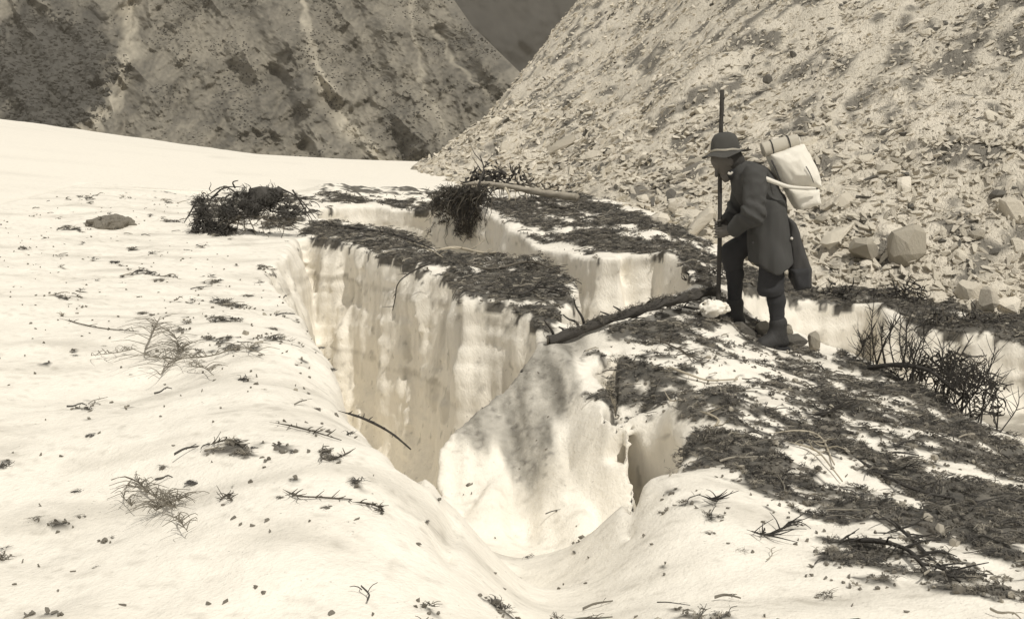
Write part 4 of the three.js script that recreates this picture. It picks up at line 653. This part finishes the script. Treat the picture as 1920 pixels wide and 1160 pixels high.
{
  const J = {
    head: at(1363, 303, 8.72), neck: at(1388, 322, 8.72), chest: at(1412, 345, 8.72), waist: at(1440, 388, 8.72), hip: at(1448, 420, 8.72),
    ls: at(1416, 330, 8.55), le: at(1412, 398, 8.46), lw: at(1374, 432, 8.60), rs: at(1400, 330, 8.90), re: at(1384, 392, 8.96), rw: at(1362, 418, 8.84),
    lh: at(1450, 428, 8.66), lk: at(1450, 530, 8.63), la: at(1459, 625, 8.64), lt: at(1425, 646, 8.56),
    rh: at(1438, 428, 8.82), rk: at(1374, 474, 8.86), ra: at(1378, 588, 8.88), rt: at(1326, 603, 8.86),
  };
  const skin = std(rgb(0.11, 0.10, 0.088), { roughness: 0.7 }), coatM = clothMat(rgb(0.066, 0.065, 0.062), 25), breech = clothMat(rgb(0.040, 0.040, 0.042), 25), sock = clothMat(rgb(0.036, 0.036, 0.038), 40), boot = std(rgb(0.03, 0.029, 0.028), { roughness: 0.7, bumpMap: rep(bumpTex, 8, 8), bumpScale: 0.004 }), hatM = clothMat(rgb(0.085, 0.082, 0.075), 30), canvas = clothMat(rgb(0.86, 0.82, 0.73), 25), darkCanvas = clothMat(rgb(0.07, 0.068, 0.064), 25), rolled = clothMat(rgb(0.55, 0.51, 0.43), 20);  // skin colour darkened to carry the hat shadow on the face
  const base = V(J.la.x - 0.1, ground(J.la.x, -J.la.z), J.la.z), man = thing('person', base, 'person in dark coat and brimmed hat bending over a tall staff', 'person');
  // body: one continuous figure under the clothes; head and hands on finer grids
  const staffX = at(1350, 400, 8.74);
  const body = p => { let s = cone(p, J.neck, J.chest, 0.052, 0.10); for (const [a, b, ra, rb] of [[J.chest, J.waist, 0.115, 0.11], [J.waist, J.hip, 0.11, 0.12], [J.ls, J.le, 0.05, 0.04], [J.le, J.lw, 0.04, 0.028], [J.rs, J.re, 0.05, 0.04], [J.re, J.rw, 0.04, 0.028], [J.lh, J.lk, 0.075, 0.055], [J.lk, J.la, 0.055, 0.035], [J.rh, J.rk, 0.075, 0.055], [J.rk, J.ra, 0.055, 0.035], [J.la, J.lt, 0.035, 0.03], [J.ra, J.rt, 0.035, 0.03], [J.chest, J.ls, 0.08, 0.055], [J.chest, J.rs, 0.08, 0.055]]) s = sminF(s, cone(p, a, b, ra, rb), 0.03); return s; };
  const hx = V(-0.80, -0.60, 0.06).normalize(), hy = V(-0.60, 0.80, 0).normalize(), hz = new THREE.Vector3().crossVectors(hx, hy); // face looks left and down
  const H = (a, b, c) => J.head.clone().addScaledVector(hx, a).addScaledVector(hy, b).addScaledVector(hz, c);
  const headF = p => {
    let s = Math.min(cone(p, H(-0.02, 0.035, 0), H(-0.015, 0.03, 0), 0.092, 0.092)); s = sminF(s, cone(p, H(0.02, 0.03, 0), H(0.05, -0.075, 0), 0.075, 0.042), 0.05); s = sminF(s, cone(p, H(-0.03, -0.05, 0), J.neck, 0.055, 0.056), 0.04);
    s = sminF(s, cone(p, H(0.095, 0.0, 0), H(0.118, -0.035, 0), 0.009, 0.014), 0.018); // nose
    for (const q of [-1, 1]) { s = sminF(s, cone(p, H(0.082, 0.022, q * 0.015), H(0.074, 0.024, q * 0.045), 0.011, 0.010), 0.015); s = Math.max(s, -(cone(p, H(0.098, 0.004, q * 0.032), H(0.098, 0.004, q * 0.034), 0.014, 0.014))); s = Math.min(s, cone(p, H(0.083, 0.002, q * 0.031), H(0.083, 0.002, q * 0.032), 0.0115, 0.0115)); s = sminF(s, ell(p, H(-0.005, -0.01, q * 0.082), [0.024, 0.03, 0.013]), 0.01); }
    s = sminF(s, cone(p, H(0.090, -0.060, -0.018), H(0.090, -0.060, 0.018), 0.008, 0.008), 0.01); s = sminF(s, cone(p, H(0.086, -0.073, -0.014), H(0.086, -0.073, 0.014), 0.009, 0.009), 0.008); s = sminF(s, cone(p, H(0.082, -0.10, -0.01), H(0.082, -0.10, 0.01), 0.018, 0.018), 0.03);
    return s;
  };
  const handPts = (w, side) => { // fingers curl round the staff
    const c = V(staffX.x, w.y - 0.035, staffX.z), toS = c.clone().sub(w); const palmEnd = w.clone().addScaledVector(toS, 0.72);
    const F = []; for (let i = 0; i < 4; i++) { const y = -0.034 + i * 0.021, l = [0.9, 1, 1.06, 0.97][3 - i], k = palmEnd.clone().add(V(0.004, y + 0.012, side * 0.012)); F.push([k, V(c.x - 0.004, k.y - 0.006, c.z + side * 0.030 * l), V(c.x - 0.030 * l, k.y - 0.010, c.z + side * 0.012), V(c.x - 0.022, k.y - 0.012, c.z - side * 0.016)]); }
    const t0 = w.clone().addScaledVector(toS, 0.35).add(V(0, 0.03, -side * 0.012)), th = [t0, t0.clone().addScaledVector(toS, 0.35).add(V(0, 0.022, -side * 0.016)), V(c.x - 0.012, c.y + 0.058, c.z - side * 0.024)];
    return { w, palmEnd, F, th };
  };
  const handF = h => p => { let s = cone(p, h.w, h.palmEnd, 0.029, 0.030); s = Math.max(s, -1e9); h.F.forEach((f, i) => { const r = [0.0086, 0.0095, 0.0098, 0.0092][i]; let q = 1e9; for (let k = 0; k < 3; k++) q = Math.min(q, cone(p, f[k], f[k + 1], r * (1 - k * 0.07), r * (0.93 - k * 0.07))); s = sminF(s, q, 0.008); }); let q = Math.min(cone(p, h.th[0], h.th[1], 0.013, 0.011), cone(p, h.th[1], h.th[2], 0.0105, 0.0085)); return sminF(s, q, 0.012); };
  const hl = handPts(J.lw, 1), hr = handPts(J.rw, -1);
  const bodyGeo = mergeGeometries([meshOf(body, Object.values(J), 0.16, 0.014), meshOf(headF, [J.head, J.neck], 0.17, 0.0045), meshOf(handF(hl), [hl.w, hl.palmEnd, ...hl.F.flat(), ...hl.th], 0.04, 0.0035), meshOf(handF(hr), [hr.w, hr.palmEnd, ...hr.F.flat(), ...hr.th], 0.04, 0.0035)]);
  part(man, 'body', bodyGeo, skin);
  { const f = p => { const dx = (p[0] - J.head.x) * hx.x + (p[1] - J.head.y) * hx.y + (p[2] - J.head.z) * hx.z, dy = (p[0] - J.head.x) * hy.x + (p[1] - J.head.y) * hy.y; return Math.max(sminF(cone(p, H(-0.022, 0.035, 0), H(-0.03, 0.0, 0), 0.099, 0.092), cone(p, H(-0.04, -0.02, 0), H(-0.055, -0.05, 0), 0.075, 0.06), 0.03) + 0.004 * ns(p[0] * 60, p[1] * 60, p[2] * 60), dx - 0.012, -dy - 0.075); }; part(man, 'hair', meshOf(f, [J.head], 0.15, 0.006), std(rgb(0.045, 0.042, 0.038))); }
  // coat: body, sleeves and a flaring skirt with folds
  const hem = at(1447, 512, 8.7);
  const coat = p => {
    const low = sstep(0.1, -0.1, p[1] - J.waist.y), fold = 0.012 * ns(p[0] * 9 + p[1] * 4, p[1] * 4, p[2] * 9) + (1 - low) * 0.009 * ns(p[0] * 12 + p[1] * 16, p[1] * 16 - p[0] * 12, p[2] * 10) + low * 0.008 * ns(p[0] * 22, p[1] * 2.5, p[2] * 22);
    let s = cone(p, at(1384, 316, 8.72), J.chest, 0.070, 0.145); s = sminF(s, cone(p, J.chest, at(1436, 380, 8.72), 0.15, 0.135), 0.05);
    for (const [a, b, ra, rb] of [[J.ls, J.le.clone().add(V(0.01, -0.02, 0)), 0.092, 0.080], [J.le, J.lw.clone().lerp(J.le, 0.12), 0.076, 0.060], [J.rs, J.re, 0.085, 0.072], [J.re, J.rw.clone().lerp(J.re, 0.12), 0.07, 0.056]]) s = sminF(s, cone(p, a, b, ra, rb) + 0.010 * Math.sin(p[1] * 75 + p[0] * 60 + 3 * ns(p[0] * 9, p[1] * 9, p[2] * 9)) * sstep(0.16, 0.05, Math.hypot(p[0] - J.le.x, p[1] - J.le.y)), 0.045);
    // skirt as an oval bell
    const t = clamp((at(1440, 380, 8.72).y - p[1]) / (at(1440, 380, 8.72).y - hem.y), -0.2, 1), cx = mix(at(1438, 380, 8.72).x, at(1448, 500, 8.7).x, t), rx = mix(0.125, 0.168, Math.sqrt(Math.max(t, 0))), rz = mix(0.165, 0.23, Math.sqrt(Math.max(t, 0))), a = Math.atan2((p[2] + 8.71) / rz, (p[0] - cx) / rx), k = Math.hypot((p[0] - cx) / rx, (p[2] + 8.71) / rz) + 0.03 * t * Math.sin(a * 7 + 1.5 * ns(p[0] * 3, p[1] * 3, 2));
    let sk = (k - 1) * 0.13; const hemY = hem.y + 0.10 * Math.abs(p[0] - at(1446, 500, 8.7).x) / 0.15 * 0.9;
    sk = Math.max(sk, hemY - p[1], p[1] - at(1440, 376, 8.72).y); sk = Math.max(sk, -Math.max((k - 0.66) * 0.13, p[1] - hem.y - 0.25)); // hollow below
    s = sminF(s, sk, 0.05);
    return s + fold;
  };
  const coatMesh = part(man, 'coat', meshOf(coat, Object.values(J).slice(0, 11).concat([hem]), 0.22, 0.011), coatM);
  for (const [px, py] of [[1404, 420], [1412, 455]]) { const bt = new THREE.SphereGeometry(0.009, 10, 6), p = at(px, py, 8.48); bt.scale(1, 1, 0.5); bt.translate(p.x, p.y, p.z); part(coatMesh, 'button', bt, boot); }
  { const c = [at(1366, 324, 8.655), at(1370, 326, 8.645), at(1374, 322, 8.64)]; part(coatMesh, 'collar', tube(c, 0.010, 0.007, 8, 6), canvas); part(man, 'neck_filler', meshOf(q => cone(q, at(1371, 322, 8.72), at(1386, 318, 8.72), 0.062, 0.075) + 0.006 * ns(q[0] * 30, q[1] * 60, q[2] * 30), [at(1371, 322, 8.72), at(1386, 318, 8.72)], 0.1, 0.009), breech); }  // dark filler between the face and the coat
  const trousers = p => { const f = 0.007 * ns(p[0] * 22, p[1] * 40, p[2] * 22); let s = cone(p, J.hip, J.lh, 0.10, 0.10); for (const [a, b, ra, rb] of [[J.lh, J.lk.clone().add(V(-0.015, -0.04, 0)), 0.08, 0.098], [J.rh, J.rk, 0.09, 0.082], [J.rk, J.rk.clone().lerp(J.ra, 0.2), 0.082, 0.072]]) s = sminF(s, cone(p, a, b, ra, rb), 0.04); return Math.max(s + f, at(1450, 556, 8.6).y - p[1]); };
  part(man, 'breeches', meshOf(trousers, [J.hip, J.lh, J.lk, J.rh, J.rk, J.rk.clone().lerp(J.ra, 0.3)], 0.16, 0.011), breech);
  for (const [k, a] of [[J.lk, J.la], [J.rk, J.ra]]) {
    const c = k.clone().lerp(a, 0.35).add(V(0.012, 0, 0)), f = p => sminF(cone(p, k, c, 0.062, 0.066), cone(p, c, a, 0.062, 0.046), 0.02) + 0.003 * ns(p[0] * 30, p[1] * 60, p[2] * 30);
    part(man, 'stocking', meshOf(f, [k, a], 0.09, 0.008), sock);
  }
  for (const [a, t] of [[J.la, J.lt], [J.ra, J.rt]]) {
    const heel = a.clone().add(V(0.03, -0.06, 0)), ball = t.clone().add(V(0.02, 0.0, 0)), sole = Math.min(t.y, heel.y) - 0.03;
    const f = p => { let s = cone(p, a.clone().add(V(0, 0.075, 0)), a, 0.066, 0.060); s = sminF(s, cone(p, a, heel, 0.052, 0.045), 0.03); s = sminF(s, cone(p, a.clone().add(V(-0.02, -0.02, 0)), ball, 0.05, 0.042), 0.04); s = sminF(s, cone(p, heel, ball, 0.045, 0.045), 0.03); return Math.max(s, sole - p[1] + (p[0] - t.x) * 0); };
    const b = part(man, 'boot', meshOf(f, [a.clone().add(V(0, 0.06, 0)), heel, t], 0.08, 0.007), boot);
    const so = new THREE.BoxGeometry(Math.abs(heel.x - t.x) + 0.09, 0.018, 0.088); so.translate((heel.x + t.x) / 2, sole - 0.004, (heel.z + t.z) / 2); part(b, 'sole', so, breech);
    for (let i = 0; i < 4; i++) { const q = a.clone().add(V(-0.045 - i * 0.016, 0.03 - i * 0.022, 0)); part(b, 'lace', tube([q.clone().add(V(0, 0, -0.03)), q.clone().add(V(-0.016, 0.008, 0)), q.clone().add(V(0, 0, 0.03))], 0.003, 0.003, 6, 4), hatM); }
  }
  { // hat: domed crown, pale band, brim turned down at the front
    const up = V(-0.06, 0.995, 0.05).normalize(), c = at(1360, 283, 8.71), q = new THREE.Quaternion().setFromUnitVectors(V(0, 1, 0), up);
    const hg = new THREE.Group(); hg.name = 'hat'; hg.position.copy(c.clone().sub(base)); man.add(hg);
    const crown = new THREE.LatheGeometry([[0.104, 0], [0.105, 0.03], [0.101, 0.065], [0.092, 0.098], [0.074, 0.122], [0.045, 0.132], [0.012, 0.127], [0.0005, 0.125]].map(a => new THREE.Vector2(...a)), 40);
    const wob = g => { const p = g.attributes.position; for (let i = 0; i < p.count; i++) { const x = p.getX(i), y = p.getY(i), z = p.getZ(i), k = 1 + 0.045 * ns(x * 12, y * 12, z * 12); p.setXYZ(i, x * k, y + 0.012 * ns(x * 9, 3, z * 9), z * k * 0.92); } g.applyQuaternion(q); g.translate(c.x, c.y, c.z); g.computeVertexNormals(); return g; };
    part(hg, 'crown', wob(crown), hatM);
    const band = new THREE.LatheGeometry([[0.106, 0.004], [0.110, 0.006], [0.110, 0.017], [0.106, 0.019]].map(a => new THREE.Vector2(...a)), 40); part(hg, 'band', wob(band), rolled);
    const brim = new THREE.LatheGeometry([[0.100, 0.006], [0.115, -0.002], [0.142, -0.012], [0.168, -0.022], [0.170, -0.026], [0.166, -0.027], [0.138, -0.019], [0.10, -0.004]].map(a => new THREE.Vector2(...a)), 48);
    { const p = brim.attributes.position; for (let i = 0; i < p.count; i++) { const x = p.getX(i), z = p.getZ(i), r = Math.hypot(x, z), w = sstep(0.1, 0.155, r); p.setY(i, p.getY(i) + w * (x < 0 ? 0.012 * x / 0.15 : 0.022 * x / 0.15) + w * 0.01 * Math.sin(Math.atan2(z, x) * 3)); if (x > 0) p.setX(i, x * mix(1, 0.86, w)); } }
    part(hg, 'brim', wob(brim), hatM);
    const tab = boxUV(chunk(14, 0.018, 0.014, 0.012)); const tp = at(1324, 284, 8.66); tab.translate(tp.x, tp.y, tp.z); part(hg, 'white_bit', tab, canvas);  // small white piece at the front of the brim
  }
  // staff
  { const a = at(1350, 168, 8.74), b = at(1350, 562, 8.74), b2 = V(staffX.x, ground(b.x, 8.74) - 0.03, staffX.z), top = V(staffX.x - 0.002, a.y, staffX.z), g = thing('walking_staff', b2, 'tall straight wooden staff planted beside the climber', 'staff');
    part(g, 'shaft', tube([b2, b2.clone().lerp(top, 0.33).add(V(0.004, 0, 0)), b2.clone().lerp(top, 0.66).add(V(-0.003, 0, 0)), top], 0.017, 0.0155, 40, 10, 0.12), barkDark);
    part(g, 'cord', tube([at(1353, 190, 8.72), at(1358, 202, 8.7), at(1355, 222, 8.7), at(1366, 250, 8.7)], 0.0025, 0.0015, 12, 4), barkDark); part(g, 'knot', boxUV(chunk(14, 0.022, 0.02, 0.022).translate(top.x + 0.004, at(1350, 184, 8.74).y, top.z)), barkDark); }
  // rucksack
  { const P = at(1485, 325, 8.72), g = thing('rucksack', P.clone().add(V(0, -0.2, 0)), 'bulging white canvas rucksack on the climber\'s back', 'rucksack');
    const o = [at(1440, 290, 8.72), at(1502, 270, 8.72), at(1530, 325, 8.72), at(1537, 352, 8.72), at(1470, 350, 8.72), at(1455, 330, 8.72)].map(v => new THREE.Vector2(v.x, v.y)), sdp = polySD(o.map(v => [v.x, v.y]));
    const f = p => { const a = sdp(p[0], p[1]), b = Math.abs(p[2] + 8.71) - 0.165 + 0.5 * Math.max(0, a + 0.09); return smax(a - 0.004, b, 0.06) + 0.010 * ns(p[0] * 9, p[1] * 9, p[2] * 9) + 0.006 * ns(p[0] * 26 + p[1] * 12, p[1] * 14, p[2] * 20); };
    part(g, 'bag', meshOf(f, o.map(v => V(v.x, v.y, -8.71)), 0.22, 0.009), canvas);
    const o2 = [at(1474, 354, 8.7), at(1532, 354, 8.7), at(1534, 382, 8.7), at(1496, 392, 8.7)].map(v => [v.x, v.y]), s2 = polySD(o2); const f2 = p => smax(s2(p[0], p[1]) - 0.004, Math.abs(p[2] + 8.70) - 0.12, 0.05) + 0.005 * ns(p[0] * 11, p[1] * 11, p[2] * 11);
    part(g, 'lower_pocket', meshOf(f2, o2.map(v => V(v[0], v[1], -8.70)), 0.16, 0.009), canvas);
    part(g, 'shoulder_strap', tube([at(1434, 334, 8.5), at(1455, 342, 8.5), at(1480, 350, 8.5), at(1530, 353, 8.53)], 0.020, 0.010, 20, 6), canvas);
    part(g, 'side_strap', tube([at(1447, 300, 8.56), at(1456, 318, 8.535), at(1464, 340, 8.53)], 0.006, 0.005, 10, 5), darkCanvas);
    part(g, 'buckle_strap', tube([at(1512, 312, 8.53), at(1520, 326, 8.53), at(1526, 342, 8.55)], 0.004, 0.003, 8, 5), darkCanvas);
    part(g, 'bottom_seam', tube([at(1472, 352, 8.535), at(1500, 354, 8.53), at(1534, 354, 8.54)], 0.006, 0.006, 8, 5), darkCanvas); }
  // bedroll across the top of the rucksack
  { const a = at(1430, 282, 8.66), b = at(1497, 264, 8.66), g = thing('bedroll', a.clone().lerp(b, 0.5).add(V(0, -0.05, 0)), 'rolled pale blanket strapped across the top of the rucksack', 'bedroll'), ax = b.clone().sub(a).normalize();
    part(g, 'roll', tube([a, a.clone().lerp(b, 0.33).add(V(0, 0.006, 0)), a.clone().lerp(b, 0.66).add(V(0, 0.004, 0)), b], 0.052, 0.05, 24, 18, 0.12), rolled);
    for (const t of [0.25, 0.72]) { const c = a.clone().lerp(b, t), r = new THREE.TorusGeometry(0.0535, 0.005, 6, 24); r.applyQuaternion(new THREE.Quaternion().setFromUnitVectors(V(0, 0, 1), ax)); r.translate(c.x, c.y + 0.005, c.z); part(g, 'strap', r, darkCanvas); }
    part(g, 'rolled_end', new THREE.TorusGeometry(0.026, 0.011, 6, 18).applyQuaternion(new THREE.Quaternion().setFromUnitVectors(V(0, 0, 1), ax)).translate(b.x + 0.002, b.y, b.z), canvas); }
  // jacket hung at the hip
  { const g = thing('hung_jacket', at(1500, 540, 8.66), 'dark folded jacket hanging from the rucksack at the hip', 'jacket');
    const o = [at(1474, 405, 8.64), at(1492, 418, 8.64), at(1508, 470, 8.64), at(1521, 505, 8.64), at(1520, 538, 8.64), at(1494, 545, 8.64), at(1480, 520, 8.64), at(1482, 470, 8.64)].map(v => [v.x, v.y]), sdp = polySD(o);
    const f = p => smax(sdp(p[0], p[1]), Math.abs(p[2] + 8.64) - 0.075, 0.05) + 0.008 * ns(p[0] * 26, p[1] * 7, p[2] * 20); const m = part(g, 'cloth', meshOf(f, o.map(v => V(v[0], v[1], -8.64)), 0.12, 0.008), clothMat(rgb(0.06, 0.058, 0.056), 25));
    const bt = new THREE.SphereGeometry(0.011, 10, 8), p = at(1485, 447, 8.555); bt.translate(p.x, p.y, p.z); part(m, 'button', bt, canvas);
    const s3 = polySD([at(1482, 505, 8.6), at(1518, 500, 8.6), at(1518, 540, 8.6), at(1494, 545, 8.6)].map(v => [v.x, v.y])), f3 = p => smax(s3(p[0], p[1]), Math.abs(p[2] + 8.63) - 0.09, 0.04) + 0.006 * ns(p[0] * 26, p[1] * 17, p[2] * 20); part(m, 'dark_lower_part', meshOf(f3, [at(1482, 500, 8.6), at(1518, 545, 8.66)], 0.12, 0.008), breech); }  // lower part of the jacket, darker than the rest
}
renderer.render(scene, camera);
